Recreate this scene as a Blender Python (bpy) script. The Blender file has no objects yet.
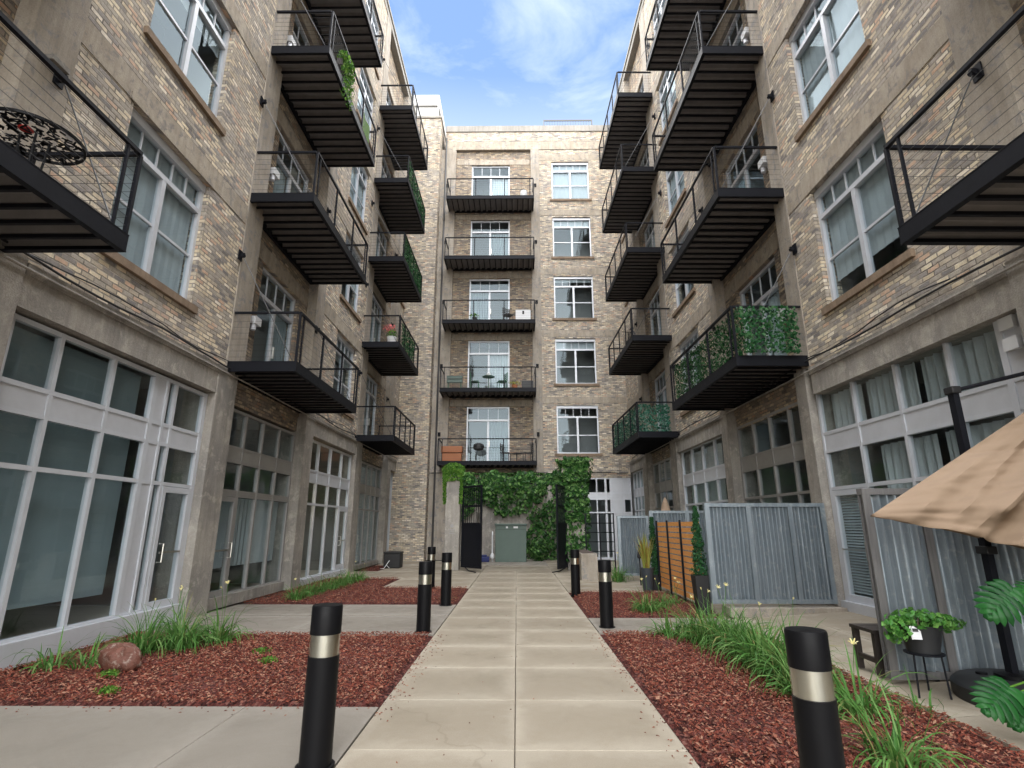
import bpy, math, random
import numpy as np
from mathutils import Vector, Matrix
R = math.radians
random.seed(7)
scene = bpy.context.scene
col = scene.collection

# ------------------------------------------------------------------ helpers
class MB:
    """collects shapes; build() links them as ONE mesh object"""
    def __init__(s): s.v = []; s.f = []; s.m = []; s.uv = []
    def poly(s, pts, m=0):
        n = len(s.v); s.v += [tuple(p) for p in pts]; s.f.append(tuple(range(n, n + len(pts)))); s.m.append(m)
    def box(s, x0, x1, y0, y1, z0, z1, m=0):
        n = len(s.v)
        s.v += [(x0, y0, z0), (x1, y0, z0), (x1, y1, z0), (x0, y1, z0), (x0, y0, z1), (x1, y0, z1), (x1, y1, z1), (x0, y1, z1)]
        for q in ((3, 2, 1, 0), (4, 5, 6, 7), (0, 1, 5, 4), (1, 2, 6, 5), (2, 3, 7, 6), (3, 0, 4, 7)):
            s.f.append(tuple(n + i for i in q)); s.m.append(m)
    def bar(s, p0, p1, w, h, m=0, up=(0, 0, 1)):
        p0 = Vector(p0); p1 = Vector(p1); d = (p1 - p0).normalized(); up = Vector(up)
        if abs(d.dot(up)) > .98: up = Vector((0, 1, 0))
        a = d.cross(up).normalized() * w / 2; b = a.cross(d).normalized() * h / 2
        n = len(s.v)
        for p in (p0, p1):
            s.v += [tuple(p - a - b), tuple(p + a - b), tuple(p + a + b), tuple(p - a + b)]
        for q in ((3, 2, 1, 0), (4, 5, 6, 7), (0, 1, 5, 4), (1, 2, 6, 5), (2, 3, 7, 6), (3, 0, 4, 7)):
            s.f.append(tuple(n + i for i in q)); s.m.append(m)
    def tube(s, pts, r, k=8, m=0, r2=None):
        pts = [Vector(p) for p in pts]; n = len(s.v); N = len(pts)
        for i, p in enumerate(pts):
            d = (pts[min(i + 1, N - 1)] - pts[max(i - 1, 0)]).normalized()
            up = Vector((0, 0, 1)) if abs(d.z) < .95 else Vector((1, 0, 0))
            a = d.cross(up).normalized(); b = a.cross(d)
            rr = r if r2 is None else r + (r2 - r) * i / (N - 1)
            for j in range(k):
                t = 2 * math.pi * j / k; s.v.append(tuple(p + a * math.cos(t) * rr + b * math.sin(t) * rr))
        for i in range(N - 1):
            for j in range(k):
                s.f.append((n + i * k + j, n + i * k + (j + 1) % k, n + (i + 1) * k + (j + 1) % k, n + (i + 1) * k + j)); s.m.append(m)
        s.f.append(tuple(n + j for j in range(k))[::-1]); s.m.append(m)
        s.f.append(tuple(n + (N - 1) * k + j for j in range(k))); s.m.append(m)
    def lathe(s, prof, k=24, c=(0, 0), m=0, sy=1):
        n = len(s.v)
        for r, z in prof:
            for j in range(k):
                t = 2 * math.pi * j / k; s.v.append((c[0] + r * math.cos(t), c[1] + sy * r * math.sin(t), z))
        for i in range(len(prof) - 1):
            for j in range(k):
                s.f.append((n + i * k + j, n + i * k + (j + 1) % k, n + (i + 1) * k + (j + 1) % k, n + (i + 1) * k + j)); s.m.append(m)
        s.f.append(tuple(n + j for j in range(k))[::-1]); s.m.append(m)
        s.f.append(tuple(n + (len(prof) - 1) * k + j for j in range(k))); s.m.append(m)
    def grid(s, fn, nu, nv, m=0):
        n = len(s.v)
        for i in range(nu + 1):
            for j in range(nv + 1): s.v.append(tuple(fn(i / nu, j / nv)))
        for i in range(nu):
            for j in range(nv):
                a = n + i * (nv + 1) + j; s.f.append((a, a + nv + 1, a + nv + 2, a + 1)); s.m.append(m)
    def mesh(s, name, mats, smooth=False):
        me = bpy.data.meshes.new(name); me.from_pydata(s.v, [], s.f)
        if not isinstance(mats, (list, tuple)): mats = [mats]
        for mt in mats: me.materials.append(mt)
        if len(mats) > 1: me.polygons.foreach_set('material_index', s.m)
        if smooth: me.polygons.foreach_set('use_smooth', [True] * len(me.polygons))
        if s.uv:
            l = me.uv_layers.new(name='UVMap'); l.data.foreach_set('uv', [c for p in s.uv for c in p])
        me.update(); return me
    def build(s, name, mats, parent=None, loc=None, rot=None, smooth=False, bevel=0):
        o = link(name, s.mesh(name, mats, smooth), parent, loc, rot)
        if smooth:
            try: o.data.set_sharp_from_angle(angle=R(40))
            except Exception: pass
        if bevel:
            b = o.modifiers.new('bevel', 'BEVEL'); b.width = bevel; b.segments = 2; b.limit_method = 'ANGLE'
        return o

def link(name, data, parent=None, loc=None, rot=None):
    o = bpy.data.objects.new(name, data); col.objects.link(o)
    if parent is not None: o.parent = parent
    if loc is not None: o.location = loc
    if rot is not None: o.rotation_euler = rot
    return o
def tag(o, label=None, cat=None, group=None, kind=None):
    if label: o['label'] = label
    if cat: o['category'] = cat
    if group: o['group'] = group
    if kind: o['kind'] = kind
    return o
def thing(name, label, cat, loc=(0, 0, 0), rz=0, group=None):
    return tag(link(name, None, None, loc, (0, 0, rz)), label, cat, group)
def copy_tree(o, parent=None, loc=None):
    c = o.copy(); col.objects.link(c); c.parent = parent
    if loc is not None: c.location = loc
    for ch in list(o.children): copy_tree(ch, c)
    return c

# ------------------------------------------------------------------ materials
def mat(name, base, rough=.6, metal=0, spec=.5):
    m = bpy.data.materials.new(name); m.use_nodes = True
    b = m.node_tree.nodes['Principled BSDF']
    b.inputs['Base Color'].default_value = (*base, 1); b.inputs['Roughness'].default_value = rough
    b.inputs['Metallic'].default_value = metal; b.inputs['Specular IOR Level'].default_value = spec
    return m
class NT:
    def __init__(s, m): s.m = m; s.t = m.node_tree; s.b = s.t.nodes['Principled BSDF']
    def n(s, typ, **kw):
        nd = s.t.nodes.new(typ)
        for k, v in kw.items():
            if k.startswith('i_'): nd.inputs[k[2:].replace('_', ' ')].default_value = v
            else: setattr(nd, k, v)
        return nd
    def l(s, a, b): s.t.links.new(a, b)
    def ramp(s, fac, stops, interp='LINEAR'):
        r = s.n('ShaderNodeValToRGB'); e = r.color_ramp.elements; r.color_ramp.interpolation = interp
        while len(e) < len(stops): e.new(.5)
        for i, (p, c) in enumerate(stops):
            e[i].position = p; e[i].color = (*c, 1) if len(c) == 3 else c
        s.l(fac, r.inputs[0]); return r.outputs[0]
    def mix(s, fac, a, b, mode='MIX'):
        x = s.n('ShaderNodeMix', data_type='RGBA', blend_type=mode)
        for sock, v in ((x.inputs[0], fac), (x.inputs[6], a), (x.inputs[7], b)):
            if isinstance(v, (int, float)): sock.default_value = v
            elif isinstance(v, tuple): sock.default_value = (*v, 1)
            else: s.l(v, sock)
        return x.outputs[2]
    def noise(s, vec, scale, detail=4, rough=.55, dist=0):
        x = s.n('ShaderNodeTexNoise'); x.inputs['Scale'].default_value = scale; x.inputs['Detail'].default_value = detail
        x.inputs['Roughness'].default_value = rough; x.inputs['Distortion'].default_value = dist
        if vec is not None: s.l(vec, x.inputs['Vector'])
        return x.outputs[0]
    def math(s, op, a, b=0.0):
        x = s.n('ShaderNodeMath', operation=op)
        for i, v in enumerate((a, b)):
            if isinstance(v, (int, float)): x.inputs[i].default_value = v
            else: s.l(v, x.inputs[i])
        return x.outputs[0]
    def bump(s, h, strength=.3, dist=.02, normal=None):
        x = s.n('ShaderNodeBump'); x.inputs['Strength'].default_value = strength; x.inputs['Distance'].default_value = dist
        s.l(h, x.inputs['Height'])
        if normal is not None: s.l(normal, x.inputs['Normal'])
        s.l(x.outputs[0], s.b.inputs['Normal']); return x.outputs[0]
    def pos(s): return s.n('ShaderNodeNewGeometry').outputs['Position']
    def obj(s): return s.n('ShaderNodeTexCoord').outputs['Object']

def brick_mat(name, dark=1.0, warm=1.0):
    m = mat(name, (.3, .27, .22), .9, 0, .25); k = NT(m)
    o = k.obj(); sp = k.n('ShaderNodeSeparateXYZ'); k.l(o, sp.inputs[0])
    u = k.math('ADD', sp.outputs[0], sp.outputs[1]); cb = k.n('ShaderNodeCombineXYZ'); k.l(u, cb.inputs[0]); k.l(sp.outputs[2], cb.inputs[1])
    # courses wander slightly
    w = k.noise(cb.outputs[0], 1.3, 2); w2 = k.math('MULTIPLY', k.math('SUBTRACT', w, .5), .035)
    wob = k.noise(cb.outputs[0], 14, 2); w3 = k.math('ADD', w2, k.math('MULTIPLY', k.math('SUBTRACT', wob, .5), .02))
    cb2 = k.n('ShaderNodeCombineXYZ'); k.l(u, cb2.inputs[0]); k.l(k.math('ADD', sp.outputs[2], w3), cb2.inputs[1])
    def bt(mortar):
        br = k.n('ShaderNodeTexBrick'); k.l(cb2.outputs[0], br.inputs['Vector'])
        br.inputs['Scale'].default_value = 1; br.inputs['Brick Width'].default_value = .225; br.inputs['Row Height'].default_value = .079
        br.inputs['Mortar Size'].default_value = mortar; br.inputs['Mortar Smooth'].default_value = .6; br.inputs['Bias'].default_value = 0
        br.inputs['Color1'].default_value = (0, 0, 0, 1); br.inputs['Color2'].default_value = (1, 1, 1, 1); br.inputs['Mortar'].default_value = (.5, .5, .5, 1)
        return br
    br = bt(.012)
    d = dark
    def c(r, g, b): return (r * d * warm, g * d, b * d / warm)
    wn = k.n('ShaderNodeTexWhiteNoise', noise_dimensions='1D'); k.l(k.math('MULTIPLY', br.outputs['Color'], 913.7), wn.inputs['W'])
    base = k.ramp(wn.outputs[0], [(0, c(.14, .13, .125)), (.08, c(.21, .19, .175)), (.18, c(.30, .265, .22)), (.34, c(.37, .315, .24)), (.5, c(.48, .40, .28)),
        (.62, c(.30, .265, .225)), (.74, c(.56, .485, .355)), (.86, c(.44, .30, .21)), (.95, c(.62, .56, .46)), (1, c(.27, .28, .295))], 'CONSTANT')
    brn = k.noise(cb.outputs[0], 9, 3, .7); base = k.mix(.55, base, k.ramp(brn, [(.3, (.55, .54, .53)), (.65, (1, 1, 1))]), 'MULTIPLY')
    # patches of grey soot / salts / pinker areas
    big = k.noise(cb.outputs[0], .55, 5, .6); gre = k.ramp(big, [(.42, (0, 0, 0)), (.66, (1, 1, 1))])
    base = k.mix(k.math('MULTIPLY', gre, .25), base, (.30 * d, .28 * d, .27 * d))
    sp1 = k.noise(cb.outputs[0], 2.3, 6, .65); pt = k.ramp(sp1, [(.58, (0, 0, 0)), (.70, (1, 1, 1))])
    base = k.mix(k.math('MULTIPLY', pt, .4), base, (.47 * d, .44 * d, .40 * d))
    sp2 = k.noise(cb.outputs[0], 1.1, 6, .7); pk = k.ramp(sp2, [(.60, (0, 0, 0)), (.72, (1, 1, 1))])
    base = k.mix(k.math('MULTIPLY', pk, .3), base, (.13 * d, .12 * d, .115 * d))
    smp = k.n('ShaderNodeMapping'); smp.inputs['Scale'].default_value = (2.2, .22, 1); k.l(cb.outputs[0], smp.inputs[0]); stn = k.noise(smp.outputs[0], 1.6, 6, .7)
    base = k.mix(.75, base, k.ramp(stn, [(.30, (.58, .56, .54)), (.48, (1, 1, 1)), (.66, (1, 1, 1)), (.8, (1.25, 1.25, 1.22))]), 'MULTIPLY')
    fine = k.noise(o, 60, 3); base = k.mix(.45, base, k.ramp(fine, [(.25, (.45, .45, .45)), (.75, (1, 1, 1))]), 'MULTIPLY')
    mcol = k.mix(k.ramp(k.noise(cb.outputs[0], 3.5, 5, .7), [(.35, (0, 0, 0)), (.68, (1, 1, 1))]), (.075 * d, .068 * d, .06 * d), (.30 * d, .27 * d, .23 * d))
    base = k.mix(.08, base, (.30 * d, .275 * d, .24 * d)); colr = k.mix(br.outputs['Fac'], base, mcol)
    k.l(colr, k.b.inputs['Base Color'])
    h = k.math('SUBTRACT', k.math('ADD', k.math('MULTIPLY', br.outputs['Color'], .35), k.math('MULTIPLY', fine, .35)), br.outputs['Fac'])
    k.bump(h, 1, .018)
    return m
def concrete_mat(name, c0, c1, c2=None, scale=1.5, bump=.25, rough=.85, stain=.5):
    m = mat(name, c0, rough, 0, .3); k = NT(m); p = k.pos()
    n1 = k.noise(p, scale, 6, .6); b = k.mix(k.ramp(n1, [(.35, (0, 0, 0)), (.65, (1, 1, 1))]), c0, c1)
    if c2:
        n2 = k.noise(p, scale * 2.7, 6, .7, .6); b = k.mix(k.ramp(n2, [(.52, (0, 0, 0)), (.62, (1, 1, 1))]), b, c2)
    st = k.n('ShaderNodeMapping'); st.inputs['Scale'].default_value = (3, 3, .35); k.l(p, st.inputs[0])
    n3 = k.noise(st.outputs[0], 3, 5, .65); b = k.mix(stain, b, k.ramp(n3, [(.3, (.55, .54, .52)), (.6, (1, 1, 1))]), 'MULTIPLY')
    f = k.noise(p, 45, 4, .7); b = k.mix(.5, b, k.ramp(f, [(.3, (.6, .6, .6)), (.65, (1, 1, 1))]), 'MULTIPLY')
    k.l(b, k.b.inputs['Base Color'])
    k.bump(k.math('ADD', f, k.math('MULTIPLY', n1, 1.5)), bump, .02); return m
def metal_paint(name, c, rough=.45, var=.25, spec=.5, metal=0):
    m = mat(name, c, rough, metal, spec); k = NT(m); p = k.pos()
    n = k.noise(p, 3.5, 6, .65); d = tuple(x * (1 - var) for x in c); e = tuple(min(1, x * (1 + var * .6)) for x in c)
    k.l(k.mix(n, d, e), k.b.inputs['Base Color'])
    f = k.noise(p, 22, 4); k.l(k.math('ADD', k.math('MULTIPLY', f, .3), rough - .15), k.b.inputs['Roughness'])
    k.bump(f, .06, .01); return m
def leaf_mat(name, cs, rough=.5, trans=.25):
    m = mat(name, cs[0], rough, 0, .14); k = NT(m)
    r = k.n('ShaderNodeNewGeometry').outputs['Random Per Island']
    st = [(i / (len(cs) - 1), c) for i, c in enumerate(cs)]
    c = k.ramp(r, st); k.l(c, k.b.inputs['Base Color'])
    tr = k.n('ShaderNodeBsdfTranslucent'); k.l(c, tr.inputs[0]); mx = k.n('ShaderNodeMixShader'); mx.inputs[0].default_value = trans
    k.l(k.b.outputs[0], mx.inputs[1]); k.l(tr.outputs[0], mx.inputs[2])
    out = [n for n in k.t.nodes if n.type == 'OUTPUT_MATERIAL'][0]; k.l(mx.outputs[0], out.inputs[0]); return m
def glass_mat(name, tint=(.62, .70, .70), refl=(.95, .98, 1), minr=.10):
    m = bpy.data.materials.new(name); m.use_nodes = True; t = m.node_tree; t.nodes.clear()
    out = t.nodes.new('ShaderNodeOutputMaterial'); tr = t.nodes.new('ShaderNodeBsdfTransparent'); tr.inputs[0].default_value = (*tint, 1)
    gl = t.nodes.new('ShaderNodeBsdfGlossy'); gl.inputs[0].default_value = (*refl, 1); gl.inputs['Roughness'].default_value = .02
    lw = t.nodes.new('ShaderNodeLayerWeight'); lw.inputs[0].default_value = .5; fr = t.nodes.new('ShaderNodeMath'); fr.operation = 'POWER'; fr.inputs[1].default_value = 4.5; t.links.new(lw.outputs['Facing'], fr.inputs[0])
    g = t.nodes.new('ShaderNodeNewGeometry'); no = t.nodes.new('ShaderNodeTexNoise'); no.inputs['Scale'].default_value = 1.1; no.inputs['Detail'].default_value = 1
    t.links.new(g.outputs['Position'], no.inputs['Vector'])
    bp = t.nodes.new('ShaderNodeBump'); bp.inputs['Strength'].default_value = .05; bp.inputs['Distance'].default_value = .05; t.links.new(no.outputs[0], bp.inputs['Height'])
    t.links.new(bp.outputs[0], gl.inputs['Normal'])
    ma = t.nodes.new('ShaderNodeMath'); ma.operation = 'MULTIPLY_ADD'; ma.inputs[1].default_value = .55; ma.inputs[2].default_value = minr; ma.use_clamp = True
    t.links.new(fr.outputs[0], ma.inputs[0]); mx = t.nodes.new('ShaderNodeMixShader'); t.links.new(ma.outputs[0], mx.inputs[0])
    t.links.new(tr.outputs[0], mx.inputs[1]); t.links.new(gl.outputs[0], mx.inputs[2]); t.links.new(mx.outputs[0], out.inputs[0]); return m
def cloth_mat(name, c, folds=0):
    m = mat(name, c, .85, 0, .2); k = NT(m); p = k.pos(); f = k.noise(p, 180, 2)
    n = k.noise(p, 2.2, 4)
    k.l(k.mix(n, tuple(x * .85 for x in c), tuple(min(1, x * 1.1) for x in c)), k.b.inputs['Base Color']); k.bump(f, .08, .004); return m
def emit_mat(name, c, s):
    m = mat(name, c); b = m.node_tree.nodes['Principled BSDF']; b.inputs['Emission Color'].default_value = (*c, 1); b.inputs['Emission Strength'].default_value = s; return m

M = {}
M['brick'] = brick_mat('buff_brick', 1.75)
M['brick_dark'] = brick_mat('darker_warm_brick', 1.1, 1.08)  # same brick pattern, darker and slightly warmer, for the set back bays
M['conc'] = concrete_mat('weathered_concrete', (.36, .315, .26), (.46, .41, .345), (.30, .285, .275), 1.8, .4)
M['beam'] = concrete_mat('tan_concrete', (.38, .325, .255), (.49, .43, .35), (.30, .275, .25), 2.0, .4)
M['cap'] = concrete_mat('coping_stone', (.27, .255, .23), (.34, .32, .29), None, 1.0)
M['pier'] = concrete_mat('chipped_grey_concrete', (.29, .275, .255), (.42, .39, .345), (.47, .435, .385), 1.3, .6)
M['sill'] = concrete_mat('brown_stone', (.23, .165, .115), (.30, .225, .16), None, 3)
M['frame'] = metal_paint('light_aluminium', (.62, .645, .69), .42, .14, .5, .25)
M['panel'] = metal_paint('grey_spandrel', (.60, .62, .66), .4, .16, .5, .25)
M['frame_dk'] = metal_paint('taupe_aluminium', (.34, .335, .325), .5, .18, .4, .2)
M['panel_dk'] = metal_paint('taupe_spandrel', (.36, .355, .34), .5, .18, .4, .2)
M['white'] = metal_paint('white_paint', (.66, .67, .68), .5, .08)
M['black'] = metal_paint('black_steel', (.011, .012, .016), .5, .35, .12)
M['deck'] = metal_paint('dark_decking_steel', (.24, .225, .22), .55, .4, .25)
M['bollard'] = metal_paint('black_powder_coat', (.006, .006, .007), .45, .3, .12)
M['chrome'] = mat('brushed_steel', (.55, .54, .50), .3, 1)
M['cable'] = mat('thin_steel_cable', (.09, .09, .09), .4, .6)
M['galv'] = None
M['rubber'] = mat('black_rubber', (.012, .012, .013), .6)
M['glass'] = glass_mat('window_glass', (.80, .86, .88), (.50, .60, .66), .07)
M['glass_store'] = glass_mat('shop_glass', (.80, .86, .87), (.74, .84, .90), .07)
M['glass_clear'] = glass_mat('lens_glass', (.9, .9, .86), (1, 1, 1), .1)
M['dark_room'] = mat('dim_room', (.26, .265, .265), .9)
M['floor_room'] = mat('dim_floor', (.55, .50, .44), .6)
M['blind'] = cloth_mat('pale_blind', (.46, .50, .52))
M['curtain'] = cloth_mat('white_curtain', (.58, .62, .64))
M['blind_grey'] = cloth_mat('grey_roller_blind', (.27, .335, .36)); M['curtain_dk'] = cloth_mat('slate_curtain', (.30, .35, .37))
M['green_box'] = metal_paint('green_enamel', (.072, .115, .095), .45, .15)
M['trunk'] = mat('brown_stem', (.07, .05, .03), .9)
M['pot'] = mat('charcoal_plastic', (.022, .023, .025), .55)
M['pot_blue'] = mat('blue_grey_glaze', (.035, .045, .055), .45)
M['rock'] = concrete_mat('reddish_boulder', (.12, .045, .03), (.20, .085, .06), (.30, .22, .18), 6, .6, .45)
M['wood_dark'] = metal_paint('dark_stained_wood', (.035, .027, .023), .6, .4)
M['ivy'] = leaf_mat('ivy_leaves', [(.008, .03, .008), (.02, .07, .016), (.04, .12, .025), (.16, .30, .09), (.015, .05, .013), (.03, .09, .02)], .3, .15)
M['fern'] = leaf_mat('trailing_leaves', [(.04, .13, .02), (.09, .22, .03), (.20, .36, .06)], .5, .35)
M['blade'] = leaf_mat('lily_leaves', [(.045, .13, .025), (.07, .19, .04), (.11, .25, .055), (.05, .15, .03), (.17, .29, .09), (.09, .22, .05), (.30, .27, .11)], .42, .3)
M['blade_y'] = leaf_mat('striped_leaves', [(.20, .26, .05), (.40, .42, .10), (.35, .20, .05), (.12, .2, .04)], .5, .3)
M['petal'] = leaf_mat('lily_petals', [(.85, .72, .20), (.9, .80, .38), (.85, .80, .5)], .5, .35)
M['hedge'] = leaf_mat('artificial_leaves', [(.006, .035, .012), (.012, .07, .022), (.025, .11, .035), (.10, .20, .09)], .5, .15)
M['hedge_teal'] = leaf_mat('printed_leaves', [(.008, .06, .035), (.015, .10, .06), (.04, .17, .11), (.20, .33, .27)], .4, .1)
M['conifer'] = leaf_mat('arborvitae_leaves', [(.012, .05, .018), (.02, .08, .028), (.035, .11, .035)], .55, .15)
M['monstera'] = leaf_mat('monstera_leaves', [(.010, .055, .014), (.016, .085, .02), (.028, .12, .03)], .25, .2)
M['orange_wood'] = None
M['tan_cloth'] = cloth_mat('tan_canvas', (.27, .195, .135))
k = NT(M['tan_cloth']); p = k.pos(); mp = k.n('ShaderNodeMapping'); mp.inputs['Rotation'].default_value = (0, R(34), 0); mp.inputs['Scale'].default_value = (.3, 1.2, 2.0); k.l(p, mp.inputs[0])
n1 = k.noise(mp.outputs[0], 1.7, 2, .45, .6); k.bump(n1, .8, .22)
M['blue'] = mat('blue_tarp', (.01, .02, .12), .5)
M['red'] = mat('red_plastic', (.5, .03, .02), .4)
M['green_paint'] = mat('green_paint', (.01, .10, .045), .45)
M['terracotta'] = mat('orange_brown_wood', (.36, .13, .05), .6)
M['lamp'] = emit_mat('warm_lamp', (1, .72, .35), 9)

# galvanised corrugated sheet: stains follow the sheet
m = mat('galvanised_sheet', (.33, .38, .42), .38, .55, .5); k = NT(m); p = k.pos()
mp = k.n('ShaderNodeMapping'); mp.inputs['Scale'].default_value = (5, 5, .45); k.l(p, mp.inputs[0])
n1 = k.noise(mp.outputs[0], 2.2, 6, .7); n2 = k.noise(p, 9, 5, .6)
c = k.mix(k.ramp(n1, [(.3, (0, 0, 0)), (.7, (1, 1, 1))]), (.19, .235, .265), (.34, .385, .42))
c = k.mix(k.ramp(n2, [(.55, (0, 0, 0)), (.8, (1, 1, 1))]), c, (.44, .46, .47)); k.l(c, k.b.inputs['Base Color'])
k.l(k.math('ADD', k.math('MULTIPLY', n2, .4), .22), k.b.inputs['Roughness']); M['galv'] = m
# orange stained slats
m = mat('orange_cedar', (.5, .16, .04), .55, 0, .4); k = NT(m); p = k.pos(); mp = k.n('ShaderNodeMapping'); mp.inputs['Scale'].default_value = (3, 3, 60); k.l(p, mp.inputs[0])
n1 = k.noise(mp.outputs[0], 2, 5, .6); r = k.n('ShaderNodeNewGeometry').outputs['Random Per Island']
c = k.mix(r, (.85, .33, .085), (.95, .50, .16)); c = k.mix(.6, c, k.ramp(n1, [(.3, (.5, .45, .4)), (.65, (1, 1, 1))]), 'MULTIPLY'); k.l(c, k.b.inputs['Base Color']); M['orange_wood'] = m
# weathered fence timber
m = mat('grey_timber', (.13, .125, .12), .8, 0, .3); k = NT(m); p = k.pos(); mp = k.n('ShaderNodeMapping'); mp.inputs['Scale'].default_value = (30, 30, 2); k.l(p, mp.inputs[0])
n1 = k.noise(mp.outputs[0], 1.5, 5, .6); k.l(k.mix(n1, (.07, .068, .07), (.20, .195, .19)), k.b.inputs['Base Color']); k.bump(n1, .3, .005); M['timber'] = m
# paving slabs
def slab_mat(name, c0, c1, c2):
    m = mat(name, c0, .6, 0, .35); k = NT(m); p = k.pos()
    uv = k.n('ShaderNodeTexCoord').outputs['UV']; s = k.n('ShaderNodeSeparateXYZ'); k.l(uv, s.inputs[0])
    ev = k.math('MINIMUM', s.outputs[1], k.math('SUBTRACT', 1, s.outputs[1]))
    eu = k.math('MINIMUM', s.outputs[0], k.math('SUBTRACT', 1, s.outputs[0]))
    n1 = k.noise(p, 1.3, 6, .62, .3); n2 = k.noise(p, 6, 6, .7)
    e = k.math('ADD', k.math('MINIMUM', k.math('MULTIPLY', ev, 1.0), k.math('MULTIPLY', eu, 2.0)), k.math('MULTIPLY', k.math('SUBTRACT', n1, .5), .75))
    wet = k.ramp(e, [(.0, (0, 0, 0)), (.16, (.75, .75, .75)), (.4, (1, 1, 1))])
    base = k.mix(wet, c1, c0); r = k.n('ShaderNodeNewGeometry').outputs['Random Per Island']
    base = k.mix(k.math('MULTIPLY', r, .4), base, c2)
    base = k.mix(k.ramp(n2, [(.62, (0, 0, 0)), (.75, (.6, .6, .6))]), base, c2)
    f = k.noise(p, 90, 4, .7); base = k.mix(.55, base, k.ramp(f, [(.3, (.62, .62, .62)), (.65, (1, 1, 1))]), 'MULTIPLY')
    vo = k.n('ShaderNodeTexVoronoi', feature='DISTANCE_TO_EDGE'); vo.inputs['Scale'].default_value = .17
    wv = k.n('ShaderNodeVectorMath', operation='ADD'); nn = k.n('ShaderNodeTexNoise'); nn.inputs['Scale'].default_value = 1.7; nn.inputs['Detail'].default_value = 6; k.l(p, nn.inputs['Vector'])
    k.l(p, wv.inputs[0]); k.l(nn.outputs['Color'], wv.inputs[1]); k.l(wv.outputs[0], vo.inputs['Vector'])
    cr = k.ramp(vo.outputs['Distance'], [(0, (.55, .52, .48)), (.004, (1, 1, 1))]); base = k.mix(.4, base, cr, 'MULTIPLY')
    k.l(base, k.b.inputs['Base Color'])
    k.l(k.ramp(n1, [(.36, (.33, .33, .33)), (.60, (.68, .68, .68))]), k.b.inputs['Roughness'])
    k.bump(k.math('ADD', f, n2), .18, .008); return m
M['slab'] = slab_mat('stained_paving', (.31, .265, .20), (.44, .39, .31), (.24, .205, .155))
M['slab_l'] = slab_mat('pale_paving', (.25, .225, .19), (.33, .30, .26), (.19, .17, .14))
M['dirt'] = mat('dark_joint_soil', (.075, .055, .045), .95)
m = mat('red_mulch', (.16, .04, .03), .9, 0, .2); k = NT(m); p = k.pos()
vo = k.n('ShaderNodeTexVoronoi'); vo.inputs['Scale'].default_value = 42; mp = k.n('ShaderNodeMapping'); mp.inputs['Scale'].default_value = (1, .55, 1); k.l(p, mp.inputs[0]); k.l(mp.outputs[0], vo.inputs['Vector'])
sx = k.n('ShaderNodeSeparateXYZ'); k.l(vo.outputs['Color'], sx.inputs[0])
c = k.ramp(sx.outputs[0], [(0, (.025, .010, .009)), (.4, (.075, .021, .017)), (.75, (.13, .038, .03)), (1, (.20, .09, .07))]); k.l(c, k.b.inputs['Base Color'])
k.bump(vo.outputs['Distance'], .9, .03); M['mulch'] = m
M['chips'] = leaf_mat('mulch_chips', [(.03, .010, .007), (.11, .026, .016), (.18, .045, .027), (.22, .072, .045), (.32, .18, .12), (.15, .038, .025), (.07, .02, .015)], .75, 0)

# ------------------------------------------------------------------ camera / light / world
cd = bpy.data.cameras.new('camera'); cam = bpy.data.objects.new('camera', cd); col.objects.link(cam)
cd.sensor_width = 36; cd.lens = 36 * 539 / 1024; cd.clip_end = 3000; cd.clip_start = .05
cam.location = (0, 0, 1.65); cam.rotation_euler = (R(90) + math.atan(141 / 539), 0, 5 / 557)
scene.camera = cam
SUN_EL, SUN_AZ = 58, 182     # azimuth clockwise from +Y
sl = bpy.data.lights.new('sun', 'SUN'); so = bpy.data.objects.new('sun', sl); col.objects.link(so)
sl.energy = 5; sl.angle = R(165); sl.color = (1, .96, .90)
az = R(SUN_AZ); el = R(SUN_EL); sd = Vector((math.sin(az) * math.cos(el), math.cos(az) * math.cos(el), math.sin(el)))
so.rotation_euler = sd.to_track_quat('Z', 'Y').to_euler()
w = bpy.data.worlds.new('World'); scene.world = w; w.use_nodes = True; t = w.node_tree; t.nodes.clear()
out = t.nodes.new('ShaderNodeOutputWorld'); bg = t.nodes.new('ShaderNodeBackground'); bg.inputs[1].default_value = .092
sky = t.nodes.new('ShaderNodeTexSky'); sky.sky_type = 'NISHITA'; sky.sun_disc = False; sky.sun_elevation = el; sky.sun_rotation = az; sky.air_density = 1.3; sky.dust_density = .2; sky.ozone_density = 4
tc = t.nodes.new('ShaderNodeTexCoord'); mp = t.nodes.new('ShaderNodeMapping'); mp.inputs['Scale'].default_value = (1.3, 1.0, 3.4); mp.inputs['Rotation'].default_value = (R(12), R(28), R(20))
t.links.new(tc.outputs['Generated'], mp.inputs[0])
no = t.nodes.new('ShaderNodeTexNoise'); no.inputs['Scale'].default_value = 3.2; no.inputs['Detail'].default_value = 8; no.inputs['Roughness'].default_value = .58; no.inputs['Distortion'].default_value = .35
t.links.new(mp.outputs[0], no.inputs['Vector'])
rp = t.nodes.new('ShaderNodeValToRGB'); rp.color_ramp.elements[0].position = .50; rp.color_ramp.elements[0].color = (.0, .0, .0, 1); rp.color_ramp.elements[1].position = .72; rp.color_ramp.elements[1].color = (.42, .42, .42, 1)
t.links.new(no.outputs[0], rp.inputs[0])
sx = t.nodes.new('ShaderNodeSeparateXYZ'); t.links.new(tc.outputs['Generated'], sx.inputs[0])
hz = t.nodes.new('ShaderNodeValToRGB'); hz.color_ramp.elements[0].position = .50; hz.color_ramp.elements[0].color = (.7, .7, .7, 1); hz.color_ramp.elements[1].position = .70; hz.color_ramp.elements[1].color = (.04, .04, .04, 1)
t.links.new(sx.outputs[2], hz.inputs[0])
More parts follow.
